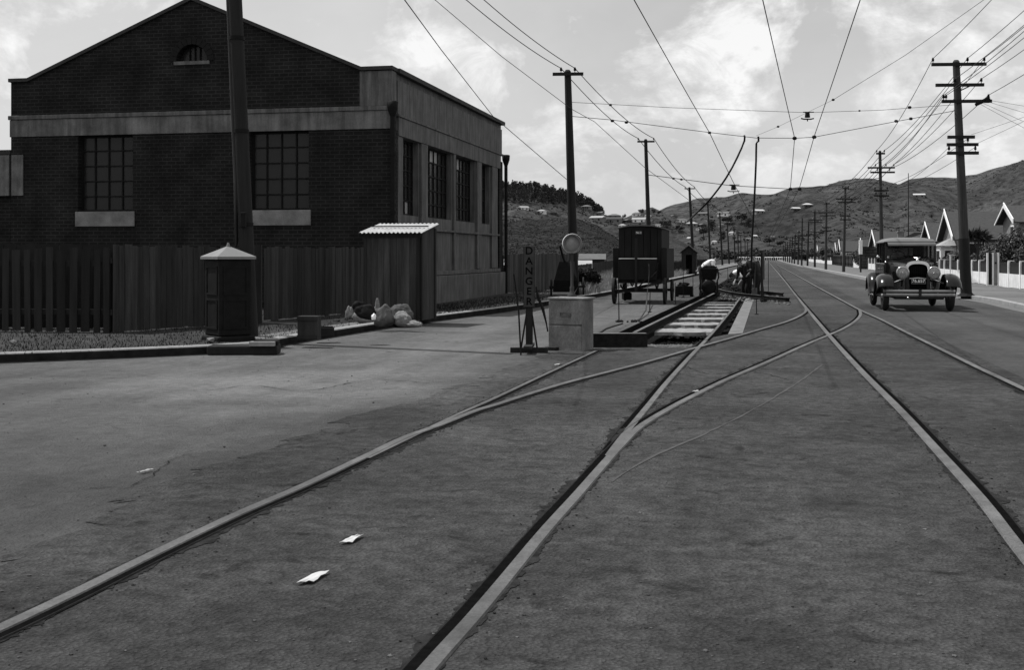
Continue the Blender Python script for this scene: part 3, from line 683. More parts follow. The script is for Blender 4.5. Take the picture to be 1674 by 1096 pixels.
# ------------------------------------------------------------------ shed, sacks, boxes
cs = G(687, 524.5, .1)
shed = thing('tool_shed', 'narrow corrugated iron-roofed tool shed standing by the kerb', 'shed', cs, -RA)
w_, d_ = 1.16, 1.05
mb = MB()
x = -w_
while x < -.01:
    k = min(.135, -x); mb.box(x + .003, x + k - .003, -.02 + random.uniform(-.004, .004), .0, .0, 1.74); x += k
x = 0
while x < d_ - .01:
    k = min(.15, d_ - x); mb.box(-.002, .018 + random.uniform(-.004, .004), x + .003, x + k - .003, 0, 1.78 + x * .12); x += k
mb.box(-w_, -w_ + .02, 0.002, d_, 0, 1.74); mb.box(-w_ + .02, -.004, d_ - .02, d_, 0, 1.84)
mb.build('walls', mat('grey shed boards', .042, .9, .5, 3.5, .3, stretch=(3, 3, .25), fine=.15, island=.4), shed)
mb = MB(); mb.box(-w_ - .01, .03, -.05, -.022, 1.66, 1.74); mb.box(-.05, .0, -.045, -.022, 0, 1.65); mb.box(-w_ - .01, -w_ + .05, -.045, -.022, 0, 1.65); mb.box(.02, .045, d_ - .09, d_, 0, 1.86); mb.box(.02, .045, -.02, .06, 0, 1.74)
mb.build('corner_boards', M_woodd, shed)
mb = MB(); nx = 90; vs = []
for j, (y, z) in enumerate(((-.16, 1.76), (d_ + .1, 1.97))):
    for i in range(nx + 1):
        x = -w_ - .07 + (w_ + .16) * i / nx; vs.append((x, y, z + .014 * math.sin(i * 2 * math.pi / 6)))
vs2 = [(a, b, c - .01) for a, b, c in vs]; k = nx + 1
mb.add(vs + vs2, [(i, i + 1, k + i + 1, k + i) for i in range(nx)] + [(2 * k + i, 2 * k + i + 1, 3 * k + i + 1, 3 * k + i) for i in range(nx)] + [(i, i + 1, 2 * k + i + 1, 2 * k + i) for i in range(nx)])
mb.build('roof', M_ironl, shed, fix=False)
MB().box(-w_ - .02, .04, .42, .47, 1.885, 1.91).build('roof_batten', M_polel, shed)

def sack(px, py, sx, sy, sz, m, label, rz=0, tilt=0, z=.1, group='sacks dumped in front of the shed', name='sack', flop=.25):
    c = G(px, py, z); bm = bmesh.new(); bmesh.ops.create_icosphere(bm, subdivisions=4, radius=1)
    sd = random.uniform(0, 50)
    for v in bm.verts:
        n1 = noise.noise(v.co * 1.6 + Vector((sd, 0, 0))); n2 = noise.noise(v.co * 4.5 + Vector((0, sd, 0)))
        v.co *= 1 + flop * n1 + .10 * n2
        a_ = math.atan2(v.co.y, v.co.x); fold = (.5 + .5 * math.sin(a_ * 7 + n1 * 6)) * .10 * max(0, v.co.z + .5) + noise.noise(v.co * 6 + Vector((sd, 3, 0))) * .07; v.co = Vector((v.co.x * (1 - fold), v.co.y * (1 - fold), v.co.z))
        if sz > sx and v.co.z > .45: kk = 1 - min(.12, (v.co.z - .45) * .3); v.co.x *= kk; v.co.y *= kk
        v.co = Vector((v.co.x * sx, v.co.y * sy, max(v.co.z, -.8) * sz))
    me = bpy.data.meshes.new(name); bm.to_mesh(me); bm.free(); me.materials.append(m)
    for p in me.polygons: p.use_smooth = True
    o = bpy.data.objects.new(name, me); C.objects.link(o); o.location = c + Vector((0, 0, sz * .75)); o.rotation_euler = (tilt, tilt * .6, rz)
    return tag(o, label, 'sack', group)
sack(571, 526, .085, .085, .17, M_sackl, 'small pale upright sack at the left end of the dump')
sack(588, 522, .24, .16, .21, M_dirt, 'dark lumpy sack at the back of the dump', .3, .2)
sack(598, 520, .16, .12, .12, M_dirt, 'black bundle on top of the dumped sacks', .2, .3, z=.42)
sack(598, 529, .24, .13, .15, M_sackl, 'pale flattened sack lying in the middle of the dump', .2, .15)
sack(628, 533, .185, .14, .22, M_sack, 'brown upright sack in the front of the dump', .1, 0)
sack(654, 527, .25, .17, .21, M_sack, 'grey slumped sack against the shed front', .4, .15)
sack(616, 527, .06, .06, .27, M_sackl, 'narrow pale sack standing between the darker ones', 0, .12)
sack(657, 533, .22, .10, .15, M_sackl, 'pale torn sack spilling towards the kerb', -.75, .1)
sack(677, 534, .17, .08, .06, M_sackl, 'flat pale sack lying against the kerb', -.5, .05)
sack(611, 523, .035, .05, .05, M_white, 'little white lump on the dark sacks', 0, 0, z=.46)
heap(616, 526, .85, .33, .16, 'low untidy heap of earth and rubble under the dumped sacks', M_verge, 160, (.02, .07), 'rubble_heap', 'rubble', .1)
bx = thing('wooden_box', 'small weathered wooden box standing upright on the kerb', 'box', G(503, 556, .12), R(-6))
MB().box(-.155, .155, -.02, .2, 0, .36).build('body', M_wood, bx, bevel=.006)
MB().box(-.16, .16, -.035, -.022, .02, .07).build('batten', M_woodd, bx); MB().box(-.16, .16, -.035, -.022, .29, .34).build('batten', M_woodd, bx)
bx = thing('tipped_box', 'low black box lying behind the upright wooden box', 'box', G(530, 551, .1), R(10))
MB().box(-.16, .16, 0, .2, 0, .15).build('body', M_woodd, bx, bevel=.01); MB().box(-.14, .14, .02, .18, .1505, .16).build('opening', M_groove, bx)
mb = MB(); p = G(344, 562, .1); mb.rock(p + Vector((0, 0, .05)), .07); tag(mb.build('pale_stone', M_sill), 'pale stone on the grass left of the iron pillar', 'stone')
mb = MB(); p = G(22, 566, .1); mb.rock(p + Vector((0, 0, .05)), .06); tag(mb.build('pale_stone', M_sill), 'pale stone on the grass at the far left edge', 'stone')
for lx, ly, lw in ((420, 566, .3),):
    mb = MB(); p = G(lx, ly, .13); mb.box(p.x - .1, p.x + .25, p.y - .05, p.y + .1, .13, .19); tag(mb.build('kerb_block', M_kerb), 'loose kerb block beside the iron pillar', 'kerb block')

# ------------------------------------------------------------------ danger sign, crate, lamp, beam
def danger(loc, rz, label, letters=True, hs=1.0):
    t = thing('danger_sign', label, 'danger sign', loc, rz)
    MB().box(-.082, .082, -.018, .012, .66 * hs, 1.54 * hs).build('sign_board', mat('faded sign paint', .045, .8, .3, 6, fine=.1), t, bevel=.004)
    MB().box(-.05, .05, .014, .07, .06, 1.45 * hs).build('post', M_woodd, t)
    mb = MB(); mb.box(-.27, .27, -.05, .05, .0, .075); mb.box(-.06, .06, -.38, .38, -.0 + .076, .12); mb.build('foot', M_woodd, t, bevel=.005)
    mb = MB(); mb.cyl((-.115, 0, .07), (-.03, .03, .62), .013); mb.cyl((.115, 0, .07), (.03, .03, .62), .013); mb.build('brace', M_rust, t)
    if letters:
        mb = MB(); mb.box(-.082, -.076, -.021, -.0185, .67, 1.53); mb.box(.076, .082, -.021, -.0185, .67, 1.53); mb.build('border', M_woodd, t)
        for i, ch in enumerate('DANGER'):
            text(ch, .150, 'letter', M_groove, t, (0, -.0195, 1.54 - .075 - i * .146), (R(90), 0, 0))
    return t
danger(G(865, 577), R(-4), 'upright wooden sign with DANGER lettered downwards beside the pale crate')
danger(G(1248, 494), R(65), 'dark sign post turned edge-on at the right of the working men', letters=False, hs=1.02)
mb = MB(); mb.tube([G(848, 581) + Vector((.03, 0, .0)), G(848, 581) + Vector((.0, 0, .6)), G(848, 581) + Vector((-.07, 0, 1.14))], .012, 6)
tag(mb.build('iron_stake', M_rust), 'thin leaning iron stake left of the lettered sign', 'stake', 'iron stakes round the work')
mb = MB(); q = G(865, 577); mb.tube([q + Vector((.1, 0, .95)), q + Vector((.13, 0, .8)), q + Vector((.20, 0, .62)), q + Vector((.25, .05, .42)), q + Vector((.27, .1, .3))], [.012, .02, .022, .012, .012], 6)
tag(mb.build('hanging_rope', M_dark), 'dark rope end hanging from the lettered sign towards the crate', 'rope')

cc = G(925, 573.5)
cr = thing('crate', 'pale wooden crate standing on end at the front of the excavation', 'crate', cc, R(-28)); cr.scale = (1.08, 1.15, 1)
bw_, bd_, bh_ = .50, .34, .75
mb = MB(); mb.box(-.25, .25, 0, bd_, 0, bh_); mb.build('body', M_cratew, cr, bevel=.008)
mb = MB(); mb.box(-.255, .235, -.014, -.002, .0, .365); mb.box(-.255, .235, -.008, -.002, .385, .74); mb.box(.2, .256, -.016, -.006, .39, .75); mb.build('boards', M_cratew, cr, bevel=.003); MB().box(-.27, -.10, -.10, .02, .0, .05).build('chock', M_woodd, cr, bevel=.005)
mb = MB(); mb.box(-.255, .238, -.011, -.003, .366, .384); mb.build('board_gap', mat('grubby wood', .07, .9, .4), cr)
mb = MB(); mb.box(-.08, .08, -.018, -.0085, .50, .56); mb.build('stencil_panel', mat('stencil ink', .10, .9, .6, 30), cr)
mb = MB(); mb.box(-.27, .28, -.02, bd_ + .02, bh_ + .001, bh_ + .03); mb.build('lid', M_sill, cr, bevel=.008)
lp = thing('warning_lamp', 'round-faced warning lamp on a short post on top of the crate', 'lamp', G(936, 571) + Vector((0, .16, .782)), R(3))
mb = MB(); mb.lathe([(.07, 0), (.07, .02), (.045, .04), (.03, .10), (.035, .14), (.022, .16), (.022, .66)], 14); mb.build('stem', M_polel, lp)
mb = MB(); mb.lathe([(.145, -.05), (.15, -.02), (.148, .03), (.125, .035), (.118, -.0), (.118, -.05)], 32, (0, 0, .80), 'y'); mb.build('rim', M_ironl, lp)
mb = MB(); mb.lathe([(0, -.012), (.118, -.01), (.118, .03), (0, .04)], 32, (0, 0, .80), 'y'); mb.build('lens', mat('dull lamp glass', .26, .3, .25, 8), lp)
mb = MB(); mb.lathe([(.10, .03), (.09, .12), (.03, .15), (0, .15)], 20, (0, 0, .80), 'y'); mb.build('lamp_case', M_iron, lp)

sb = thing('steel_beam', 'heavy rusted steel channel lying across the near end of the trench', 'beam', G(958, 568), R(2))
mb = MB(); mb.prism([(-.09, 0), (.09, 0), (.09, .02), (-.06, .02), (-.06, .19), (.09, .19), (.09, .21), (-.09, .21)], 0, .93, 'x'); mb.build('channel', M_rust, sb, bevel=.004)
MB().box(0.01, .92, -.088, .088, .2105, .214).build('worn_edge', mat('scuffed steel', .10, .6, .5, 8), sb)

# iron stakes and ropes around the work
for i, (x, y0, y1, lb) in enumerate([(1012, 527, 452, 'iron stake beside the left wheel of the van'), (1062, 511, 478, 'short iron stake in front of the van'), (1117, 487, 430, 'iron stake behind the box of coal'),
                                (1133, 484, 448, 'iron stake between the coal box and the boiler cart'), (1237, 515, 488, 'short iron stake right of the open trench'), (1256, 479, 422, 'tall thin iron stake on the road side of the men'),
                                (1104, 499, 462, 'iron stake at the right wheel of the van'), (1190, 470, 437, 'iron stake beyond the spoil heap')]):
    p = G(x, y0); d = p.y; zt = EYE - (y1 - HY) / F * d
    mb = MB(); mb.cyl((0, 0, 0), (random.uniform(-.02, .02), 0, zt), .013, .01, 6); mb.lathe([(.05, 0), (.05, .015), (.015, .03)], 8)
    tag(mb.build('iron_stake', M_rust, loc=p), lb, 'stake', 'iron stakes round the work')
tc_ = MB(); q = G(1025, 527)
for i in range(14):
    tc_.rock(q + Vector((random.uniform(-.25, .3), random.uniform(-.15, .15), .02)), random.uniform(.02, .05))
tag(tc_.build('chain_heap', M_rust), 'small heap of rusty chain on the road in front of the van', 'chain')
mb = MB(); q0 = G(1040, 525); mb.tube([q0, G(1046, 522, .02), G(1056, 507, .1), P(1058, 480, 33.9), P(1061, 455, 34.0), P(1061, 432, 34.1)], .018, 6)
tag(mb.build('tow_rope', M_polel), 'slack rope hanging from the back of the van to the road', 'rope')
mb = MB(); mb.tube([G(980, 545, .012), G(990, 538, .012), G(1005, 533, .012), G(1018, 529, .012)], .014, 6); tag(mb.build('rope_on_road', M_dark), 'dark rope lying on the road behind the crate', 'rope')

# ------------------------------------------------------------------ the van
def wheel(parent, x, y, r, w=.07, spokes=12, name='wheel', mt=None, rimw=.05):
    t = MB(); n = 28
    t.lathe([(r - rimw, -w / 2), (r - .008, -w / 2), (r, -w / 2 + .012), (r, w / 2 - .012), (r - .008, w / 2), (r - rimw, w / 2), (r - rimw, -w / 2)], n, (x, y, r), 'x')
    o = t.build(name, mt or M_tyre, parent)
    s_ = MB()
    for i in range(spokes):
        a = 2 * math.pi * i / spokes; s_.cyl((x, y, r), (x, y + math.cos(a) * (r - rimw + .005), r + math.sin(a) * (r - rimw + .005)), .022, .015, 6)
    s_.cyl((x - w * .9, y, r), (x + w * .9, y, r), .06, n=12); s_.build('spokes', M_woodd, o); return o
vc = G(1045, 497.5)
van = thing('works_van', 'tall dark horse-drawn works van numbered 3, parked back-on beside the trench', 'van', vc, -RA)
for x in (-.73, .73): wheel(van, x, .1, .38, .075); wheel(van, x, 2.75, .34, .07)
mb = MB(); mb.box(-.7, .7, .06, .14, .34, .42); mb.box(-.7, .7, 2.71, 2.79, .3, .38); mb.box(-.03, .03, .1, 2.8, .44, .5); mb.build('axle', M_iron, van)
mb = MB()
for x in (-.5, .5):
    for y in (.1, 2.75): MB().tube([(x, y - .4, .56), (x, y - .2, .48), (x, y, .45), (x, y + .2, .48), (x, y + .4, .56)], .025, 6).build('spring', M_iron, van)
VB = mat('dark van paint', .015, .75, .35, 3, .1, stretch=(2, 2, .4), spec=.12)
mb = MB(); mb.prism([(-.62, .72), (.62, .72), (.62, 2.18), (.35, 2.235), (0, 2.25), (-.35, 2.235), (-.62, 2.18)], .25, 3.1, 'y'); mb.build('body', VB, van, bevel=.01)
mb = MB(); mb.prism([(-.66, 2.185), (-.35, 2.245), (0, 2.26), (.35, 2.245), (.66, 2.185), (.66, 2.21), (.35, 2.275), (0, 2.292), (-.35, 2.275), (-.66, 2.21)], .17, 3.2, 'y'); mb.build('roof', mat('canvas roof', .12, .8, .3, 4), van)
mb = MB()
for s_ in (-1, 1): mb.box(min(s_ * .622, s_ * .78), max(s_ * .622, s_ * .78), .15, 2.9, .74, 1.62)
mb.build('side_lockers', VB, van, bevel=.01)
mb = MB(); mb.box(-.60, .50, -.12, .248, .70, 1.30); mb.build('rear_locker', VB, van, bevel=.01)
mb = MB(); mb.box(-.58, -.12, -.13, .1, 1.302, 1.325); mb.box(-.05, .5, -.13, .1, 1.302, 1.325); mb.build('locker_lid', M_whited, van)
mb = MB(); mb.box(-.11, -.04, -.17, -.125, .35, 1.9); mb.build('rear_post', M_woodd, van)
mb = MB(); mb.box(-.62, .62, .0, 3.0, .60, .718); mb.build('underframe', VB, van)
mb = MB()
for x in (-.45, -.25, .1, .3, .5): mb.box(x - .006, x + .006, .24, .2495, 1.35, 2.15)
mb.build('board_seams', M_groove, van)
np_ = MB().box(-.13, .05, .236, .247, 2.02, 2.11).build('number_plate', mat('number plate', .10, .7, .2, 8), van)
text('No 3', .075, 'lettering', M_white, van, (-.04, .234, 2.065), (R(90), 0, 0), .001)
mb = MB(); mb.tube([(.55, -.1, 1.2), (.52, -.16, .95), (.38, -.2, .78), (.2, -.2, .7), (.0, -.2, .5)], .02, 6); mb.build('hanging_chain', M_rust, van)
mb = MB(); mb.box(-.35, -.1, .3, .9, .08, .3); tag(mb.build('oil_tin', M_iron, loc=vc + Vector((0, .8, 0)), bevel=.03), 'dark tin lying on the road under the van', 'tin')
# tipped handcart
hc = G(926, 484, .1); hct = thing('handcart', 'black two-wheeled handcart tipped on end against the tall pole', 'handcart', hc, R(-4)); hct.scale = (1.0, 1.0, 1.0)
wheel(hct, -.50, .25, .27, .05, 10); wheel(hct, .54, .25, .30, .05, 10)
mb = MB(); mb.add([(-.44, .0, .12), (.40, .0, .12), (.40, .45, .12), (-.44, .45, .12), (-.24, .28, 1.10), (.26, .28, 1.10), (.26, .5, 1.08), (-.24, .5, 1.08), (-.40, -.02, .5), (.36, -.02, .5)],
                  [(0, 1, 9, 8), (8, 9, 5, 4), (1, 2, 6, 5, 9), (2, 3, 7, 6), (3, 0, 8, 4, 7), (4, 5, 6, 7), (0, 3, 2, 1)]); mb.build('body', M_iron, hct, bevel=.01)
mb = MB(); mb.tube([(-.02, .3, 1.0), (-.1, .28, 1.2), (-.22, .22, 1.62)], .035, 8); mb.build('handle', M_iron, hct)
mb = MB(); mb.cyl((-.56, .25, .27), (.6, .25, .3), .03); mb.build('axle', M_iron, hct)
# coal box
cb = G(1118, 485.5); cbt = thing('coal_box', 'low dark iron box heaped with coal beside the boiler cart', 'coal box', cb, -RA)
mb = MB(); mb.box(-.28, .28, 0, .4, .05, .36); mb.build('body', M_iron, cbt, bevel=.01)
mb = MB()
for _ in range(50): mb.rock((random.gauss(0, .10), .2 + random.gauss(0, .07), .37 + random.uniform(0, .1)), random.uniform(.03, .06))
mb.build('coal', M_dirt, cbt); mb = MB(); mb.box(-.3, -.2, .02, .38, 0, .05); mb.box(.2, .3, .02, .38, 0, .05); mb.build('feet', M_iron, cbt)
# boiler cart
bc = G(1159, 487.5); bct = thing('boiler_cart', 'small black tar boiler on wheels with a hopper on top in the track', 'boiler cart', bc, -RA)
for x in (-.27, .27): wheel(bct, x, .1, .13, .06, 6); wheel(bct, x, .75, .13, .06, 6)
mb = MB(); mb.lathe([(0, -.02), (.20, -.02), (.24, .02), (.24, .8), (.2, .84), (0, .84)], 20, (0, 0, .36), 'y'); mb.build('tank', M_iron, bct)
mb = MB(); mb.box(-.27, .27, 0, .85, .16, .2); mb.box(-.3, -.26, -.02, .02, .13, .55); mb.box(.26, .3, -.02, .02, .13, .55); mb.build('frame', M_iron, bct)
mb = MB(); mb.add([(-.2, .1, .6), (.2, .1, .6), (.2, .6, .6), (-.2, .6, .6), (-.28, .05, .98), (.28, .05, .98), (.28, .7, .98), (-.28, .7, .98)], [(3, 2, 1, 0), (4, 5, 6, 7), (0, 1, 5, 4), (1, 2, 6, 5), (2, 3, 7, 6), (3, 0, 4, 7)]); mb.build('hopper', M_iron, bct, bevel=.02)
mb = MB()
for _ in range(40): mb.rock((random.gauss(0, .12), .35 + random.gauss(0, .1), .98 + random.uniform(0, .06)), random.uniform(.04, .08))
mb.build('load', M_dirt, bct)
mb = MB(); mb.tube([(-.28, .0, .95), (-.3, -.05, .7), (-.28, -.08, .52)], .025); mb.tube([(.28, .0, .95), (.32, -.05, .7), (.22, -.08, .42)], .025); mb.build('handles', M_iron, bct)

# ------------------------------------------------------------------ people
def skin_mesh(name, verts, edges, radii, m, parent, root=0, sub=1):
    me = bpy.data.meshes.new(name); me.from_pydata([tuple(v) for v in verts], edges, [])
    o = bpy.data.objects.new(name, me); C.objects.link(o)
    sm = o.modifiers.new('skin', 'SKIN'); sm.use_smooth_shade = True; sm.use_x_symmetry = False
    for i, r in enumerate(radii):
        d = me.skin_vertices[0].data[i]; d.radius = (r, r) if not isinstance(r, tuple) else r; d.use_root = (i == root)
    o.modifiers.new('sub', 'SUBSURF').levels = sub; o.modifiers['sub'].render_levels = sub
    bpy.context.view_layer.update()
    nm = bpy.data.meshes.new_from_object(o.evaluated_get(bpy.context.evaluated_depsgraph_get()))
    bpy.data.objects.remove(o); nm.materials.clear(); nm.materials.append(m)
    for p in nm.polygons: p.use_smooth = True
    q = bpy.data.objects.new(name, nm); C.objects.link(q)
    if parent: q.parent = parent
    return q
def man(loc, rz, label, hz=.92, pitch=0, hp=0, handL=(.2, .28, .8), handR=(.2, -.28, .8), footL=(0, .12, 0), footR=(0, -.12, 0), knee=.05, shirt=None, trousers=None, hat=None, waist=None, elb=-.08, group=None):
    t = thing('person', label, 'person', loc, rz, group)      # faces local +x
    pel = Vector((0, 0, hz)); sd = Vector((math.sin(pitch), 0, math.cos(pitch)))
    ch = pel + sd * .34; ns = pel + sd * .50; nk = pel + sd * .57
    hd = Vector((math.sin(hp), 0, math.cos(hp))); hv = nk + hd * .10; ht = nk + hd * .20
    fw = Vector((math.cos(hp), 0, -math.sin(hp)))
    V = [pel, pel + sd * .16, ch, ns, nk, hv + fw * .015, ht]; Rr = [(.16, .12), (.145, .11), (.17, .12), (.12, .09), .055, (.078, .092), (.066, .075)]
    E = [(0, 1), (1, 2), (2, 3), (3, 4), (4, 5), (5, 6)]
    V.append(nk + hd * .085 + fw * .10); Rr.append(.016); E.append((5, 7))     # nose
    seg = {}
    for s_, h_, nm in ((1, handL, 'L'), (-1, handR, 'R')):
        sh = ns + Vector((0, .17 * s_, 0)) - sd * .03; hn = Vector(h_)
        dd = hn - sh
        if dd.length > .56: hn = sh + dd.normalized() * .56
        el = (sh + hn) / 2 + Vector((elb, .05 * s_, -.05)); fd = (hn - el).normalized()
        i = len(V); V += [sh, el, hn, hn + fd * .05]; Rr += [.062, .045, .028, (.036, .018)]
        E += [(3, i), (i, i + 1), (i + 1, i + 2), (i + 2, i + 3)]
        seg[nm] = (sh, el, hn)
        sidev = fd.cross(Vector((0, 0, 1))); sidev = sidev.normalized() if sidev.length > .1 else Vector((0, 1, 0)); dn = fd.cross(sidev)
        for k_, (o_, ln) in enumerate(((-.03, .065), (-.01, .078), (.01, .072), (.03, .055))):
            j = len(V); b_ = hn + fd * .085 + sidev * o_
            V += [b_, b_ + fd * ln * .5 + dn * .008, b_ + fd * ln * .85 + dn * .03]; Rr += [.010, .009, .008]; E += [(i + 3, j), (j, j + 1), (j + 1, j + 2)]
        j = len(V); V += [hn + fd * .03 + sidev * .045, hn + fd * .065 + sidev * .06]; Rr += [.012, .009]; E += [(i + 2, j), (j, j + 1)]
    for s_, f_ in ((1, footL), (-1, footR)):
        hp_ = pel + Vector((0, .09 * s_, -.04)); ft = Vector(f_) + Vector((0, 0, .08)); kn = (hp_ + ft) / 2 + Vector((knee, 0, 0))
        i = len(V); V += [hp_, kn, ft, ft + Vector((.06, 0, -.045)), ft + Vector((.16, 0, -.05))]; Rr += [.095, .062, .042, .042, .035]
        E += [(0, i), (i, i + 1), (i + 1, i + 2), (i + 2, i + 3), (i + 3, i + 4)]; seg[s_] = (hp_, kn, ft)
    body = skin_mesh('body', V, E, Rr, M_skin, t)
    sm_ = shirt or M_shirt
    body.data.materials.append(sm_); body.data.materials.append(trousers or M_dark); hL, hR = seg['L'][2], seg['R'][2]
    for p in body.data.polygons:
        c_ = p.center
        if (c_ - hL).length < .15 or (c_ - hR).length < .15 or (c_ - hv).length < .17 or (c_ - nk).length < .07: continue
        p.material_index = 1 if (c_ - pel).dot(sd) > .05 or c_.z > hz + .05 else 2
    V = [pel + sd * .06, pel + sd * .18, ch, ns + sd * .015]; Rr = [(.172, .135), (.165, .13), (.19, .14), (.13, .10)]; E = [(0, 1), (1, 2), (2, 3)]
    for nm in 'LR':
        sh, el, hn = seg[nm]; i = len(V); V += [sh, el, el.lerp(hn, .75)]; Rr += [.078, .060, .045]; E += [(3, i), (i, i + 1), (i + 1, i + 2)]
    skin_mesh('shirt', V, E, Rr, sm_, t)
    V = [pel + sd * .10, pel]; Rr = [(.17, .132), (.178, .14)]; E = [(0, 1)]
    for s_ in (1, -1):
        a, b, c_ = seg[s_]; i = len(V); V += [a, b, c_ + Vector((0, 0, .03))]; Rr += [.112, .082, .068]; E += [(1, i), (i, i + 1), (i + 1, i + 2)]
    skin_mesh('trousers', V, E, Rr, trousers or M_dark, t)
    for s_ in (1, -1):
        f_ = seg[s_][2]; V = [f_ + Vector((0, 0, .02)), f_ + Vector((.02, 0, -.035)), f_ + Vector((.12, 0, -.04)), f_ + Vector((.19, 0, -.045))]
        skin_mesh('boot', V, [(0, 1), (1, 2), (2, 3)], [.052, .05, .045, .035], M_black, t)
    q = hd.to_track_quat('Z', 'X')
    hm = MB(); vs = []
    if hat == 'cap': prof = [(.0, .105), (.06, .10), (.105, .07), (.112, .045), (.10, .03)]
    elif hat == 'felt': prof = [(.0, .12), (.05, .13), (.082, .10), (.095, .045), (.15, .035), (.155, .03), (.09, .025)]
    else: prof = [(.0, .088), (.05, .078), (.082, .045), (.092, .0), (.085, -.04)]
    hm.lathe(prof, 18)
    Mx = Matrix.Translation(hv + hd * .035 - fw * (.008 if hat else .018)) @ hd.to_track_quat('Z', 'Y').to_matrix().to_4x4()
    hm.v = [Mx @ v for v in hm.v]
    if hat == 'cap':
        c_ = hv + hd * .07 + fw * .1; sv = Vector((0, 1, 0)); hm.add([c_ - sv * .07, c_ + sv * .07, c_ + sv * .045 + fw * .07 - hd * .015, c_ - sv * .045 + fw * .07 - hd * .015], [(0, 1, 2, 3)])
    hm.build('hat' if hat else 'hair', M_dark, t)
    e_ = MB()
    for s_ in (1, -1):
        c_ = hv + hd * .02 + fw * .088 + Vector((0, .032 * s_, 0)); e_.cyl(c_, c_ + fw * .01, .011, .008, 8)
        c2 = hv + Vector((0, .082 * s_, 0)); e_.cyl(c2 - hd * .03, c2 + hd * .03, .014, .014, 6)
    e_.cyl(hv - hd * .045 + fw * .088 - Vector((0, .025, 0)), hv - hd * .045 + fw * .088 + Vector((0, .025, 0)), .006, n=6)
    e_.build('face_details', mat('dark features', .05, .6), t)
    return t
FX = lambda px, py, z=0: G(px, py, z)
# bending man in white shirt behind the boiler cart (leaning to the left of the photo, head to the right)
p = P(1146, 470, 41.5); man((p.x, p.y, .08), R(-14), 'worker in white shirt bending over behind the black boiler cart', hz=.88, pitch=1.05, hp=.55, handL=(-.28, .1, .72), handR=(.62, -.16, .75),
    footL=(-.05, .16, 0), footR=(.05, -.16, 0), knee=.06, elb=-.05)
p = P(1196, 470, 49.0); man((p.x, p.y, .0), R(-25), 'worker in white shirt crouching beyond the spoil heap', hz=.62, pitch=1.2, hp=1.25, handL=(.72, .2, .35), handR=(.7, -.15, .3), footL=(-.1, .17, 0), footR=(.15, -.17, 0), knee=.30)
p = P(1222, 474, 42.5); man((p.x, p.y, -.25), R(205), 'worker in dark clothes and cap stooping at the left of the dark group', hz=.86, pitch=.55, hp=.6, handL=(.45, .1, .55), handR=(.45, -.2, .6), shirt=M_dark, hat='cap', knee=.12)
p = P(1230.5, 474, 43.3); man((p.x, p.y, -.2), R(250), 'man in dark suit and felt hat standing upright in the group', hz=.90, pitch=.05, hp=.1, handL=(.1, .25, .78), handR=(.2, -.25, .8), shirt=mat('dark suit', .016, .9, .2, 9), hat='felt')
p = P(1239, 476, 42.0); man((p.x, p.y, -.2), R(150), 'dark-clothed worker leaning on a tool at the right of the group', hz=.88, pitch=.25, hp=.35, handL=(.3, .12, .95), handR=(.32, -.1, 1.1), shirt=mat('old waistcoat', .02, .9, .3, 9), hat='cap', knee=.05)
mb = MB(); q = P(1236, 470, 41.8); mb.cyl((q.x - .05, q.y, .0), (q.x - .02, q.y, 1.25), .017, .017, 8)
sp = thing('shovel', 'long-handled shovel held in front of the dark group', 'shovel', (q.x - .05, q.y, 0)); MB().cyl((0, 0, .22), (.03, 0, 1.15), .016).build('handle', M_polel, sp); MB().box(-.09, .09, -.01, .015, -.02, .26).build('blade', M_steel, sp, bevel=.01)
# poles with hooks hanging from the trolley wire
def hookpole(pts, r, label, nm='hanging_cable'):
    sp_ = smooth_path(pts, .4); mb = MB(); mb.tube(sp_, r if not isinstance(r, list) else r[:len(sp_)], 6); return tag(mb.build(nm, M_iron), label, 'cable')
D = 41.5
hookpole([P(1239.5, 223, D), P(1240, 231, D), P(1236.5, 235, D), P(1236, 262, D), P(1233, 330, D), P(1229, 400, D), P(1228, 440, D)], .035, 'black cable hanging straight down from the span wire to the working men')
hookpole([P(1216.5, 221, D), P(1217, 230, D), P(1205, 258, D), P(1187, 291, D), P(1160, 327, 43), P(1135, 352, 44), P(1105, 378, 40)], [.034] * 15 + [.016] * 200, 'black cable slanting down left from the span wire towards the van')

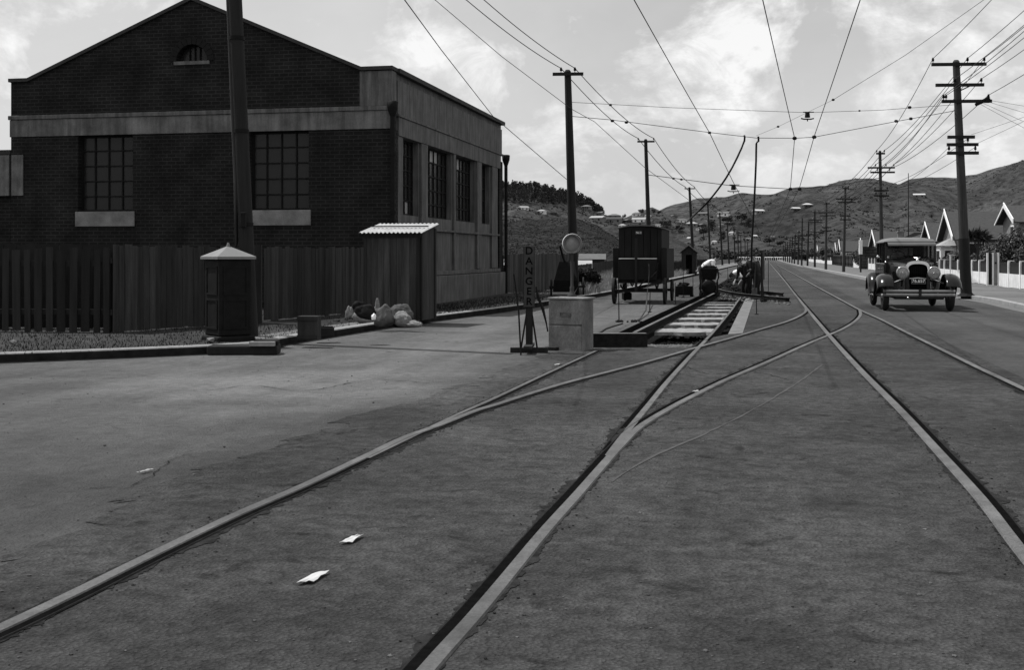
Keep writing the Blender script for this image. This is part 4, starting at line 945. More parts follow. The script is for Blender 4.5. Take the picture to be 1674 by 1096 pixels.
# ------------------------------------------------------------------ poles and wires
def upole(pt, pb, d=None, arms=(), r=.13, label='', band=False, group=None, small=False, mt=None, zb=.1):
    b = G(pb[0], pb[1], zb) if d is None else Vector(((pb[0] - CX) / F * d, d, 0))
    b.z = 0; d = b.y; tp = P(pt[0], pt[1], d) - b
    t = thing('utility_pole', label, 'utility pole', b, 0, group)
    mb = MB(); mb.cyl((0, 0, 0), tp, r, r * .66, 12 if not small else 6); mb.lathe([(r * .66, -.0), (r * .4, .06), (0, .07)], 12 if not small else 6, tp); mb.build('shaft', mt or M_pole, t)
    if band:
        k = tp * (1.95 / tp.z); mb = MB(); mb.cyl((0, 0, .02), k, r + .012, r + .004, 12); mb.build('tarred_foot', mat('fresh tar', .008, .7, .3, 5), t)
        mb = MB(); mb.lathe([(r + .16, 0.1), (r + .05, .17), (r, .22)], 10); mb.build('earth_collar', M_dirt, t)
    tips = []
    ar = Vector((math.cos(RA * .3), -math.sin(RA * .3), 0))
    for (dz, l_, r_, ins) in arms:
        c = tp * (1 - dz / tp.z); c.z = tp.z - dz
        mb = MB(); h = .05 if not small else .045
        a_, b_ = c - ar * l_ + Vector((0, -r - .02, 0)), c + ar * r_ + Vector((0, -r - .02, 0))
        mb.add([a_ + Vector((0, 0, -h)), b_ + Vector((0, 0, -h)), b_ + Vector((0, .08, -h)), a_ + Vector((0, .08, -h)), a_ + Vector((0, 0, h)), b_ + Vector((0, 0, h)), b_ + Vector((0, .08, h)), a_ + Vector((0, .08, h))],
               [(0, 1, 2, 3), (4, 5, 6, 7), (0, 1, 5, 4), (1, 2, 6, 5), (2, 3, 7, 6), (3, 0, 4, 7)])
        arm = mb.build('crossarm', M_pole, t)
        for o_ in ins:
            q = c + ar * o_ + Vector((0, -r + .02, h)); im = MB(); im.cyl(q, q + Vector((0, 0, .06)), .012, n=5, caps=False); im.lathe([(.02, .05), (.045, .06), (.035, .10), (.045, .11), (.02, .17), (0, .17)], 8 if not small else 5, q)
            im.build('insulator', M_ins if small else M_iron, arm)
            tips.append(b + q + Vector((0, 0, .14)))
    return t, tips, b, tp
rp = []
A1 = [(.10, .82, .88, (-.78, .3, .82)), (.76, .72, .78, (-.12, .7)), (1.28, .55, 1.0, (-.5, -.42, .9)), (2.42, .42, .42, ()), (2.66, .45, .52, (.2,)), (2.93, .45, .52, (-.4, .42))]
rp.append(upole((1563, 101), (1580, 484.5), None, A1, .165, 'near right-hand telegraph pole with six crossarms and tarred foot beside the car', band=True, mt=M_polel))
mb = MB(); t1, tips1, b1, tp1 = rp[0]; c = tp1.copy(); c.z -= 1.28
mb.tube([c + Vector((.55, -.18, -.12)), c + Vector((.75, -.2, -.02)), c + Vector((.98, -.2, .13))], [.05, .06, .04], 8); mb.box(c.x + .85, c.x + 1.0, c.y - .25, c.y - .12, c.z - .05, c.z + .08)
mb.tube([c + Vector((.1, -.16, .60 - .25)), c + Vector((.45, -.16, .52))], .02, 6); mb.build('cable_head', M_iron, t1)
def arms_for(k=1.0): return [(.12, .25 * k, .25 * k, (-.22 * k, .22 * k)), (.95, .75 * k, .8 * k, (-.3, .3, .75)), (1.22, .6 * k, .8 * k, (-.2, .5)), (2.3, .42, .42, (-.35, .35)), (2.6, .42, .45, (-.3, .3))]
RPX = [((1438.5, 248), (1442, 457.5), 70), ((1382, 306), (1379, 446.6), 95), ((1351, 331), (1350, 443.5), 109), ((1332, 346), (1332, 438.4), 134), ((1322, 362), (1320, 436.2), 150), ((1311.5, 357), (1310.5, 435.8), 153),
       ((1306, 379), (1304.5, 434.5), 170), ((1300, 384.6), (1298.5, 433), 182), ((1295.5, 387.7), (1294.5, 432), 195), ((1291.5, 392), (1290.7, 431), 210), ((1287.6, 396), (1287.5, 430), 228), ((1284, 399), (1284, 429), 248), ((1281, 401), (1281, 428.3), 265)]
ords = ['second', 'third', 'fourth', 'fifth', 'sixth', 'seventh', 'eighth', 'ninth', 'tenth', 'eleventh', 'twelfth', 'thirteenth', 'fourteenth']
for i, (a, b, d) in enumerate(RPX):
    if i in (5,): ar_ = [(.5 + 0, .12, .12, ()), (2.2, .5, .5, (-.4, .4)), (3.4, .4, .4, ())]
    elif i == 4: ar_ = [(1.3, .3, .3, (.25,)), (2.6, .5, .5, ())]
    else: ar_ = arms_for()
    rp.append(upole(a, b, d, ar_, .13 if i < 5 else .12, f'{ords[i]} pole from the front in the line along the right-hand footpath', small=i > 1, group='telegraph poles along the right-hand footpath', mt=M_polel if i < 3 else M_pole))
lpz = []
LPX = [((928, 117), (939, 488), 39.0, .165, 'tall dark pole with one crossarm behind the tipped handcart'), ((1055.5, 229), (1063, 457), 70, .15, 'second left-hand pole rising behind the works van'),
       ((1127, 307), (1134, 440), 118, .17, 'third left-hand pole beside the little hut with pale band'), ((1157, 333), (1161.5, 436.5), 148, .15, 'left-hand pole standing just right of the hut pole'),
       ((1176.5, 348.5), (1181, 435.5), 160, .15, 'left-hand pole behind the bending man'), ((1189, 364), (1192, 433), 185, .14, 'left-hand pole over the crouching man, left one'),
       ((1199.5, 371), (1202, 433.5), 200, .14, 'left-hand pole over the crouching man, right one'), ((1206, 379.6), (1207.5, 431), 225, .14, 'distant left-hand pole left of the slanting cable'),
       ((1211, 384), (1211.5, 428.5), 255, .14, 'distant thin left-hand pole close to the dark group'), ((1218, 394), (1218, 428), 280, .13, 'far pole just left of the hanging cable'),
       ((1222, 396), (1222, 427), 300, .13, 'far pole behind the hanging cable'), ((1230, 396), (1230, 426.5), 320, .13, 'far pole just right of the hanging cable'), ((1265, 401), (1265, 426), 345, .12, 'lone far pole standing before the white barrier')]
for i, (a, b, d, r, lb) in enumerate(LPX):
    w2 = .5 if i < 3 else .4
    lpz.append(upole(a, b, d, [(.10, w2, w2 * 1.0, (-w2 * .45, w2 * .45) if i == 0 else (-w2 * .9, w2 * .9))] if i != 12 else [(.3, .5, .5, ())], r, lb, small=i > 2, group='tramway poles along the left kerb'))
mb = MB(); mb.cyl((0, 0, 0), (0, 0, .25), .19); q = lpz[2][2] + lpz[2][3] * (1.9 / lpz[2][3].z); o = mb.build('pale_band', M_sill, lpz[2][0], loc=q - lpz[2][2])

def sagline(a, b, sag, n=14):
    return [a.lerp(b, i / n) - Vector((0, 0, sag * 4 * (i / n) * (1 - i / n))) for i in range(n + 1)]
def wire(pts3, label, r=.012, sag=.25, group=None, cat='overhead wire', nm='overhead_wire', nosag=False):
    path = []
    for a, b in zip(pts3, pts3[1:]):
        s_ = 0 if nosag else sag * min(1.2, (b - a).length / 35) ; seg = sagline(a, b, s_, 12 if not nosag else 2)
        path += seg if not path else seg[1:]
    mb = MB()
    rr = [max(r, r * (p.y / 42) ** .75) if p.y > 42 else r * max(.55, (max(p.y, 1) / 42)) ** .6 for p in path]
    rr = [min(x, .05) for x in rr]
    mb.tube(path, rr, 5); o = mb.build(nm, M_wire); return tag(o, label, cat, group)
# right-hand line: wires follow the arms from pole to pole, on to a pole behind the camera
back = -roadv() * 31.0
T1 = tips1; T2 = rp[1][1]; T3 = rp[2][1]; T4 = rp[3][1]
names = ['outermost left wire on the top crossarm of the near right-hand pole', 'middle wire on the top crossarm of the near right-hand pole', 'right-end wire on the top crossarm of the near right-hand pole',
         'inner wire on the second crossarm of the near right-hand pole', 'right-end wire on the second crossarm of the near right-hand pole', 'left-end wire on the third crossarm of the near right-hand pole',
         'second wire from the left on the third crossarm of the near right-hand pole', 'right-end wire on the third crossarm of the near right-hand pole']
conn = [0, 1, 4, 2, 4, 3, 5, 6]
for i in range(8):
    pts = [T1[i] + back + Vector((0, 0, .1 * (i % 3))), T1[i], T2[conn[i]], T3[min(conn[i], len(T3) - 1)], T4[min(conn[i], len(T4) - 1)]]
    wire(pts, names[i], .011, .3, 'line wires of the right-hand poles')
for i, (tj, k) in enumerate(((8, 7), (9, 8), (10, 9))):
    wire([T1[tj] if tj < len(T1) else T1[-1], T2[min(k, len(T2) - 1)], T3[min(k, len(T3) - 1)]], ['wire from the fifth crossarm of the near pole', 'wire from the left end of the lowest crossarm of the near pole', 'wire from the right end of the lowest crossarm of the near pole'][i], .008, .35, 'line wires of the right-hand poles')
hs_ = [(1612, 163, 1690, 176), (1614, 166, 1690, 190), (1606, 168, 1690, 206), (1604, 171, 1690, 217)]
for i, (a, b, c_, d) in enumerate(hs_):
    wire([P(a, b, 41), P(c_ + 120, d + (d - b) * 1.4, 47)], f'service wire dropping right from the cable head, {["top", "second", "third", "lowest"][i]} of four', .006, .05, 'service wires to the houses')
for i, (a, b, c_, d) in enumerate([(1588, 220, 1674, 191), (1596, 235, 1674, 196)]):
    wire([P(a, b, 41), P(c_ + 86, 2 * d - b + (0), 36)], ['upper', 'lower'][i] + ' service wire rising right from the short crossarms', .006, .05, 'service wires to the houses')
# left feeder wires
l1, l2, l3, l4, l5 = (lpz[i][1] for i in range(5))
wire([P(640, -98, 21), P(763, 0, 28.2), l1[0], l2[0], l3[0], l4[0], l5[0]], 'left feeder wire on the crossarms of the left-hand poles', .014, .3)
wire([P(650, -112, 21), P(792, 0, 28.6), l1[1], l2[1], l3[1], l4[1], l5[1]], 'right feeder wire on the crossarms of the left-hand poles', .014, .3)
wire([P(600, -75, 19), P(712, 0, 24), P(820, 92, 30), P(934, 178, 39), P(972, 199, 42), P(1053, 273, 64), P(1130, 330, 110)], 'thin wire passing left of the tall dark pole below its crossarm', .010, 0, nosag=True)
wire([P(560, -130, 12), P(662, 0, 15), P(722, 82, 20), P(806, 190, 28), P(926, 293, 39.4)], 'wire falling from the top edge to the tall dark pole behind the brick building', .011, 0, nosag=True)
# contact wires
def CW(px, py, z=5.45): return P(px, py, F * (z - EYE) / (HY - py))
wire([CW(950, -153), CW(1037, 0), CW(1160, 217), CW(1203, 306.5), CW(1235, 365), CW(1243, 385)], 'leftmost trolley contact wire, over the siding', .013, .02)
wire([CW(1205, -180), CW(1247, 0), CW(1299, 225.5), CW(1292, 308.5), CW(1268, 365), CW(1258, 388)], 'middle trolley contact wire, over the main track', .013, .02)
wire([CW(1460, -160), CW(1406, 0), CW(1331, 223), CW(1306.5, 308.5), CW(1275, 365), CW(1262, 388)], 'rightmost trolley contact wire, over the main track', .013, .02)
# span wires
wire([P(934, 190, 39), P(1000, 196, 40), P(1160, 216.5, 41.3), P(1236, 225.5, 41), P(1299, 226, 41), P(1331, 224, 41), P(1462, 199, 40.8), P(1561, 181, 40.5)], 'lower span wire between the tall dark pole and the near right-hand pole', .011, 0, nosag=True, nm='span_wire')
wire([P(934, 167, 39), P(1100, 176, 40), P(1320, 184, 41), P(1440, 180, 41), P(1560, 171, 40.5)], 'upper span wire between the tall dark pole and the near right-hand pole', .008, 0, nosag=True, nm='span_wire')
wire([P(1060, 286, 70), P(1195, 303.5, 70), P(1292, 309, 70), P(1307, 309, 70), P(1370, 303, 70), P(1438, 291, 70)], 'second span wire farther down the road between the second poles', .014, 0, nosag=True, nm='span_wire')
wire([P(1630, -16, 30), P(1480, 90, 36), P(1362, 163, 41)], 'diagonal pull-off wire in the upper right sky', .008, 0, nosag=True)
wire([P(1362, 163, 41), P(1272, 207, 41), P(1236, 222, 41)], 'short pull-off wire between the insulator and the cable hooks', .005, 0, nosag=True)
def bobble(px, py, d, lb, r=.05, ln=.1):
    mb = MB(); mb.lathe([(0, -ln), (r, -ln * .5), (r, ln * .5), (0, ln)], 10, P(px, py, d), 'x'); tag(mb.build('strain_insulator', M_iron), lb, 'insulator', 'strain insulators on the overhead wires')
for px, py, d, lb, r in [(998, 171.5, 40, 'strain insulator on the upper span wire near the tall pole', .04), (1001, 197.5, 40, 'left strain insulator on the lower span wire', .045), (1024, 200, 40, 'second strain insulator on the lower span wire', .045),
                      (1487, 175.5, 41, 'strain insulator at the right of the upper span wire', .05), (1465, 198, 41, 'left of two strain insulators near the right-hand pole', .05), (1489, 194, 41, 'right of two strain insulators near the right-hand pole', .05),
                      (1405, 181, 41, 'small strain insulator on the upper span wire beyond the overhead switch', .03), (1362, 163, 41, 'strain insulator on the diagonal pull-off wire', .04), (1272, 207, 41, 'strain insulator left of the overhead switch', .035),
                      (1160, 217, 41.3, 'hanger joining the leftmost contact wire to the span wire', .045), (1299, 226, 41, 'hanger joining the middle contact wire to the span wire', .06), (1331, 224, 41, 'hanger joining the right contact wire to the span wire', .06),
                      (1292, 309, 70, 'far hanger on the middle contact wire', .09), (1307, 309, 70, 'far hanger on the right contact wire', .09), (1101, 292, 70, 'left far strain insulator on the second span wire', .06), (1114, 293.5, 70, 'right far strain insulator on the second span wire', .06)]:
    bobble(px, py, d, lb, r, r * 1.5)
for px, py, d, lb, k in ((1320, 184, 41, 'overhead automatic switch hanging from the upper span wire', 1.0), (1199, 303, 70, 'far overhead switch hanging from the second span wire', 1.6)):
    q = P(px, py, d); t = thing('overhead_switch', lb, 'overhead switch', q)
    mb = MB(); mb.cyl((0, 0, 0), (0, 0, -.17 * k), .075 * k, .095 * k, 10); mb.build('case', M_iron, t)
    mb = MB(); mb.tube([(-.22 * k, 0, -.20 * k), (-.12 * k, 0, -.225 * k), (.12 * k, 0, -.225 * k), (.22 * k, 0, -.20 * k)], .025 * k, 6); mb.cyl((0, 0, -.24 * k), (0, 0, -.3 * k), .02 * k, n=6); mb.build('contact_bar', M_iron if k == 1 else M_ins, t)
    mb = MB(); mb.box(-.15 * k, .22 * k, -.02, .02, -.0, .03 * k); mb.build('bracket', M_iron, t)
q = P(1340, 0, 41)
# mast behind the right-hand houses
q = P(1485, 283, 100); mb = MB(); mb.cyl((q.x, q.y, 0), (q.x, q.y, q.z), .06, .03, 8); tag(mb.build('wireless_mast', M_pole), 'thin bare mast rising behind the roofs right of the second pole', 'mast')

# ------------------------------------------------------------------ motor car
ct = G(1499.5, 508.5)
car = thing('motor_car', 'black 1920s saloon car with round headlamps driving towards the camera', 'car', ct, -RA)
def car_wheel(x, y, r=.375, w=.16):
    t = MB(); prof = []
    for i in range(15):
        a = math.pi * (i / 14) ; prof.append((r - .09 + .09 * math.sin(a), -w / 2 * math.cos(a)))
    t.lathe(prof, 32, (x, y, r), 'x'); t.lathe([(r - .10, -w * .38), (r - .085, -w * .5), (r - .085, w * .5), (r - .10, w * .38), (r - .10, -w * .38)], 32, (x, y, r), 'x')
    wh = t.build('wheel', M_tyre, car)
    s_ = MB()
    for i in range(12):
        a = 2 * math.pi * i / 12; s_.cyl((x, y, r), (x, y + math.cos(a) * (r - .09), r + math.sin(a) * (r - .09)), .026, .018, 6)
    s_.build('spokes', M_polel, wh)
    h = MB(); h.lathe([(.0, -.1), (.05, -.095), (.065, -.05), (.09, -.03), (.09, .03), (.065, .05), (.05, .095), (0, .1)], 16, (x, y, r), 'x'); h.build('hub', M_chrome, wh)
for x in (-.785, .785): car_wheel(x, 0); car_wheel(x, 3.25)
def fender(cxp, y0, pts, wd, name='fender'):
    # crowned strip swept along pts (y,z)
    mb = MB(); vs = []; sg = 1 if cxp > 0 else -1; prof = [(-wd / 2 * sg, .03), (-wd * .40 * sg, .045), (-wd * .2 * sg, .055), (0, .05), (wd * .22 * sg, .03), (wd * .40 * sg, -.02), (wd * .49 * sg, -.10), (wd / 2 * sg, -.14)]
    pth = smooth_path([Vector((0, y0 + a, b)) for a, b in pts], .05); k = len(prof)
    for i, p in enumerate(pth):
        d = (pth[min(i + 1, len(pth) - 1)] - pth[max(i - 1, 0)]).normalized(); nr = Vector((0, -d.z, d.y))
        for a, b in prof: vs.append(Vector((cxp + a, 0, 0)) + Vector((0, p.y, p.z)) + nr * b)
    mb.add(vs, [(i * k + j, i * k + j + 1, (i + 1) * k + j + 1, (i + 1) * k + j) for i in range(len(pth) - 1) for j in range(k - 1)], True)
    o = mb.build(name, M_black, car); sm = o.modifiers.new('solid', 'SOLIDIFY'); sm.thickness = .012; return o
for x in (-.80, .80):
    fender(x * 1.02, 0, [(-.56, .60), (-.47, .73), (-.32, .83), (-.12, .885), (.12, .88), (.36, .78), (.56, .60), (.76, .42), (.98, .36)], .40)
    fender(x, 3.25, [(-.62, .36), (-.5, .52), (-.38, .72), (-.18, .86), (.05, .90), (.28, .84), (.45, .66), (.52, .45)], .34, 'rear_fender')
    MB().box(x - .17, x + .17, .93, 2.68, .33, .365).build('running_board', M_black, car, bevel=.01)
MB().box(-.42, .42, -.25, 3.9, .40, .50).build('chassis', M_black, car)
mb = MB(); mb.tube([(-.7, 0, .38), (-.45, 0, .33), (0, 0, .32), (.45, 0, .33), (.7, 0, .38)], .035, 8); mb.cyl((-.7, 3.25, .37), (.7, 3.25, .37), .045); mb.lathe([(0, -.14), (.14, 0), (0, .14)], 12, (0, 3.25, .37), 'y')
for x in (-.38, .38): mb.tube([(x, -.45, .56), (x, -.2, .44), (x, .1, .41), (x, .45, .52)], .03, 6)
mb.build('axle', M_black, car)
def arch(wb, wt, z0, z1, rad, n=8):       # outline of radiator/bonnet section, from bottom-left round to bottom-right
    pts = [(-wb / 2, z0), (-wt / 2, z1 - rad)]
    for i in range(1, n + 1):
        a = math.pi - math.pi / 2 * i / n; pts.append((-wt / 2 + rad + rad * math.cos(a), z1 - rad + rad * math.sin(a) * 1.0))
    return pts + [(-x, z) for x, z in reversed(pts)]
def archc(wb, wt, z0, zs, z1, n=14):
    pts = [(-wb / 2, z0)]
    for i in range(n + 1):
        a = math.pi * (1 - i / n); c_, s_ = math.cos(a), math.sin(a)
        e = .72
        pts.append((wt / 2 * math.copysign(abs(c_) ** e, c_), zs + (z1 - zs) * s_ ** e))
    return pts + [(wb / 2, z0)]
ra = archc(.56, .58, .93, 1.06, 1.265)
ri = archc(.46, .46, .93, 1.04, 1.185)
rc = archc(.50, .50, .55, 1.04, 1.20)
mb = MB(); k = len(ra)
vs = [(x, -.12, z) for x, z in ra] + [(x, -.13, z) for x, z in ri] + [(x, .04, z) for x, z in ra] + [(x, -.06, z) for x, z in ri]
fs = []
for i in range(k):
    j = (i + 1) % k; fs += [(i, j, k + j, k + i), (i, 2 * k + i, 2 * k + j, j), (k + i, k + j, 3 * k + j, 3 * k + i)]
mb.add(vs, fs); rs = mb.build('radiator_shell', M_chrome, car, bevel=.006); MB().box(-.30, -.20, -.16, -.02, .50, .93).build('shell_side', M_black, car, bevel=.02); MB().box(.20, .30, -.16, -.02, .50, .93).build('shell_side', M_black, car, bevel=.02)
mb = MB(); mb.prism(rc, -.07, -.05, 'y'); mb.build('radiator_core', M_groove, car)
mb = MB()
for i in range(9): mb.box(-.20 + i * .05 - .003, -.20 + i * .05 + .003, -.078, -.072, .62, 1.12)
mb.build('radiator_fins', M_iron, car)
mb = MB(); mb.lathe([(.03, 0), (.045, .02), (.03, .04), (.02, .05)], 12, (0, -.04, 1.262)); mb.add([(-.0, -.08, 1.31), (.09, .05, 1.36), (.0, .0, 1.325), (-.09, .05, 1.36), (0, -.04, 1.345)], [(0, 1, 2), (0, 2, 3), (0, 4, 1), (0, 3, 4)]); mb.build('radiator_mascot', M_chrome, car)
# bonnet loft
secs = [(.04, archc(.54, .57, .55, 1.05, 1.255)), (.35, archc(.62, .66, .55, 1.07, 1.28)), (.8, archc(.78, .82, .54, 1.10, 1.31)), (1.25, archc(1.0, 1.04, .53, 1.14, 1.335)), (1.42, archc(1.22, 1.24, .53, 1.18, 1.345))]
mb = MB(); vs = []; k = len(secs[0][1])
for y, s_ in secs: vs += [(x, y, z) for x, z in s_]
mb.add(vs, [(j * k + i, j * k + i + 1, (j + 1) * k + i + 1, (j + 1) * k + i) for j in range(len(secs) - 1) for i in range(k - 1)], True); mb.build('bonnet', M_black, car)
mb = MB()
for s_ in (-1, 1):
    for i in range(14):
        y = .35 + i * .055; x = s_ * (.33 + (y - .35) * .22); mb.box(x - .008, x + .008, y, y + .018, .72, .98)
mb.build('louvres', M_iron, car)
# body tub and cabin
mb = MB(); mb.prism([(-.62, .50), (.62, .50), (.67, .75), (.68, 1.16), (.655, 1.20), (-.655, 1.20), (-.68, 1.16), (-.67, .75)], 1.42, 3.95, 'y')
mb.build('body', M_black, car, bevel=.025)
mb = MB(); mb.box(-.69, .69, 1.5, 3.93, 1.165, 1.185); mb.build('belt_moulding', M_chrome, car)
mb = MB()
for x in (-.64, .64):
    s_ = 1 if x > 0 else -1
    for y in (1.44, 2.30, 3.05, 3.84): MB().box(min(x, x - s_ * .05), max(x, x - s_ * .05), y - .03, y + .035, 1.19, 1.75).build('pillar', M_black, car)
mb.box(-.587, .587, 1.42, 1.46, 1.2, 1.335); mb.box(-.587, .587, 1.42, 1.47, 1.70, 1.735)
MB().box(-.587, .587, 1.421, 1.461, 1.19, 1.335).build('scuttle', M_black, car); MB().box(-.587, .587, 1.42, 1.47, 1.70, 1.734).build('screen_header', M_black, car)
mb = MB(); mb.prism([(-.64, 1.19), (.64, 1.19), (.64, 1.734), (-.64, 1.734)], 3.88, 3.94, 'y', [[(-.35, 1.38), (.35, 1.38), (.35, 1.62), (-.35, 1.62)]]); mb.build('rear_panel', M_black, car)
mb = MB(); mb.box(-.59, .59, 1.44, 1.446, 1.335, 1.70); mb.build('windscreen', M_glass, car)
mb = MB()
for x in (-.625, .625):
    for a, b in ((1.48, 2.26), (2.34, 3.01), (3.09, 3.80)): mb.box(x - .002, x + .002, a, b, 1.2, 1.75)
mb.box(-.35, .35, 3.9, 3.904, 1.38, 1.62); mb.build('side_glass', M_glass, car)
# roof loft
mb = MB(); vs = []; ys = [1.30, 1.36, 1.5, 2.2, 3.2, 3.8, 3.95, 3.99]; hs2 = [0, .05, .08, .115, .115, .09, .05, 0]; n = 12
for y, h in zip(ys, hs2):
    for i in range(n + 1):
        u = -1 + 2 * i / n; x = .685 * u; z = 1.775 + h * (1 - abs(u) ** 4) ** .6 if abs(u) < 1 else 1.765
        vs.append((x, y, z))
k = n + 1; mb.add(vs, [(j * k + i, j * k + i + 1, (j + 1) * k + i + 1, (j + 1) * k + i) for j in range(len(ys) - 1) for i in range(n)], True)
mb.build('roof', mat('dusty roof fabric', .14, .6, .15, 4, spec=.3), car)
mb = MB(); mb.box(-.69, .69, 1.30, 3.99, 1.735, 1.765); mb.build('roof_rail', M_black, car, bevel=.012)
mb = MB(); mb.add([(-.60, 1.27, 1.755), (.60, 1.27, 1.755), (.60, 1.10, 1.70), (-.60, 1.10, 1.70), (-.60, 1.08, 1.66), (.60, 1.08, 1.66)], [(0, 1, 2, 3), (3, 2, 5, 4)]); o = mb.build('sun_visor', mat('grey visor', .085, .5, .1, 5), car); o.modifiers.new('s', 'SOLIDIFY').thickness = .012
# lamps
for x in (-.375, .375):
    mb = MB(); mb.lathe([(0, .16), (.05, .15), (.10, .10), (.135, .02), (.148, -.02), (.15, -.05)], 24, (x, -.16, .97), 'y'); hl_ = mb.build('headlamp', M_black, car)
    mb = MB(); mb.lathe([(.150, -.05), (.162, -.06), (.160, -.08), (.140, -.084)], 28, (x, -.16, .97), 'y'); mb.build('rim', M_chrome, hl_)
    mb = MB(); mb.lathe([(0, -.095), (.06, -.092), (.11, -.083), (.14, -.07)], 24, (x, -.16, .97), 'y'); mb.build('lens', M_lens, hl_)
    mb = MB(); mb.lathe([(0, -.105), (.018, -.10), (.02, -.09)], 10, (x, -.16, .965), 'y'); mb.build('bulb', M_chrome, hl_)
    mb = MB(); mb.cyl((x, -.1, .83), (x * 1.02, -.05, .62), .022); mb.build('lamp_post', M_black, hl_)
mb = MB(); mb.tube([(-.62, -.08, .70), (-.37, -.1, .80), (0, -.11, .835), (.37, -.1, .80), (.62, -.08, .70)], .018, 8); mb.build('lamp_bar', M_chrome, car)
for x in (-.5, .5):
    mb = MB(); mb.lathe([(0, .05), (.03, .03), (.035, -.02), (0, -.03)], 12, (x * 1.28, 1.30, 1.22), 'y'); mb.build('side_lamp', M_chrome, car)
# bumper
for z in (.42, .515):
    mb = MB(); pts = [(-.86, -.36, z), (-.80, -.47, z), (-.6, -.53, z), (0, -.56, z), (.6, -.53, z), (.80, -.47, z), (.86, -.36, z)]
    pth = smooth_path([Vector(p) for p in pts], .1); vs = []
    for p in pth: vs += [p + Vector((0, 0, -.034)), p + Vector((0, -.012, 0)), p + Vector((0, 0, .034)), p + Vector((0, .012, 0))]
    mb.add(vs, [(i * 4 + j, i * 4 + (j + 1) % 4, (i + 1) * 4 + (j + 1) % 4, (i + 1) * 4 + j) for i in range(len(pth) - 1) for j in range(4)]); mb.build('bumper_bar', mat('bumper nickel', .30, .32, .1, 8, metal=.7), car)
mb = MB(); mb.box(-.035, .035, -.585, -.54, .37, .56); mb.cyl((-.40, -.5, .46), (-.40, -.2, .46), .025); mb.cyl((.40, -.5, .46), (.40, -.2, .46), .025); mb.build('bumper_bracket', M_black, car)
mb = MB(); mb.lathe([(0, -.02), (.03, -.015), (.03, .01)], 12, (-.28, -.50, .34), 'y'); mb.build('crank_cap', M_chrome, car)
mb = MB(); mb.box(-.60, .60, -.35, -.05, .30, .40); mb.build('apron', M_black, car, bevel=.03)
mb = MB(); mb.box(-.165, .175, -.20, -.19, .69, .83); pl = mb.build('number_plate', mat('black plate', .012, .5), car, bevel=.004)
mb = MB()
for a in ((-.165, .175, .823, .83), (-.165, .175, .69, .697), (-.165, -.158, .697, .823), (.168, .175, .697, .823)): mb.box(a[0], a[1], -.203, -.2005, a[2], a[3])
mb.build('plate_border', M_ins, pl)
text('76.657', .115, 'lettering', M_white, pl, (.005, -.2015, .758), (R(90), 0, 0), .0008)
mb = MB(); mb.box(-.55, .55, 1.75, 2.2, .6, .95); mb.box(-.55, .55, 2.1, 2.25, .95, 1.38); mb.box(-.55, .55, 3.3, 3.7, .6, 1.4); mb.build('seats', M_dark, car, bevel=.04)
mb = MB(); pts = []
for i in range(25):
    a = 2 * math.pi * i / 24; pts.append(Vector((-.30 + .19 * math.cos(a), 1.66 - .05 * math.sin(a), 1.36 + .16 * math.sin(a))))
mb.tube(pts, .013, 6); mb.cyl((-.3, 1.66, 1.36), (-.3, 1.5, 1.15), .015); mb.cyl((-.48, 1.66, 1.36), (-.12, 1.66, 1.36), .01); mb.build('steering_wheel', M_polel, car)
mb = MB(); mb.cyl((-.70, 1.5, 1.28), (-.80, 1.46, 1.33), .008); mb.lathe([(0, .01), (.05, .005), (.05, -.01), (0, -.01)], 14, (-.82, 1.45, 1.36), 'y'); mb.build('mirror', M_chrome, car)
mb = MB()
for x in (-.69, .69):
    for y in (2.2, 2.4): mb.cyl((x * .99, y, 1.05), (x * 1.05, y, 1.05), .012); mb.cyl((x * 1.05, y - .05, 1.05), (x * 1.05, y + .05, 1.05), .012)
mb.build('door_handle', M_chrome, car)
mb = MB()
for x in (-.683, .683):
    s_ = 1 if x > 0 else -1
    for y in (1.52, 2.30, 3.02): mb.box(min(x, x + s_ * .003), max(x, x + s_ * .003), y, y + .008, .6, 1.16)
mb.build('door_seams', M_groove, car)
dr = ct + Matrix.Rotation(-RA, 3, 'Z') @ Vector((-.32, 2.02, .58))
man(dr, -RA - math.pi / 2, 'driver in pale shirt seated behind the steering wheel of the car', hz=.28, pitch=-.05, hp=0, handL=(.34, .17, .72), handR=(.34, -.16, .72), footL=(.55, .12, -.1), footR=(.55, -.12, -.1), knee=.1, shirt=mat('pale shirt', .5, .9), hat='felt', elb=-.04)

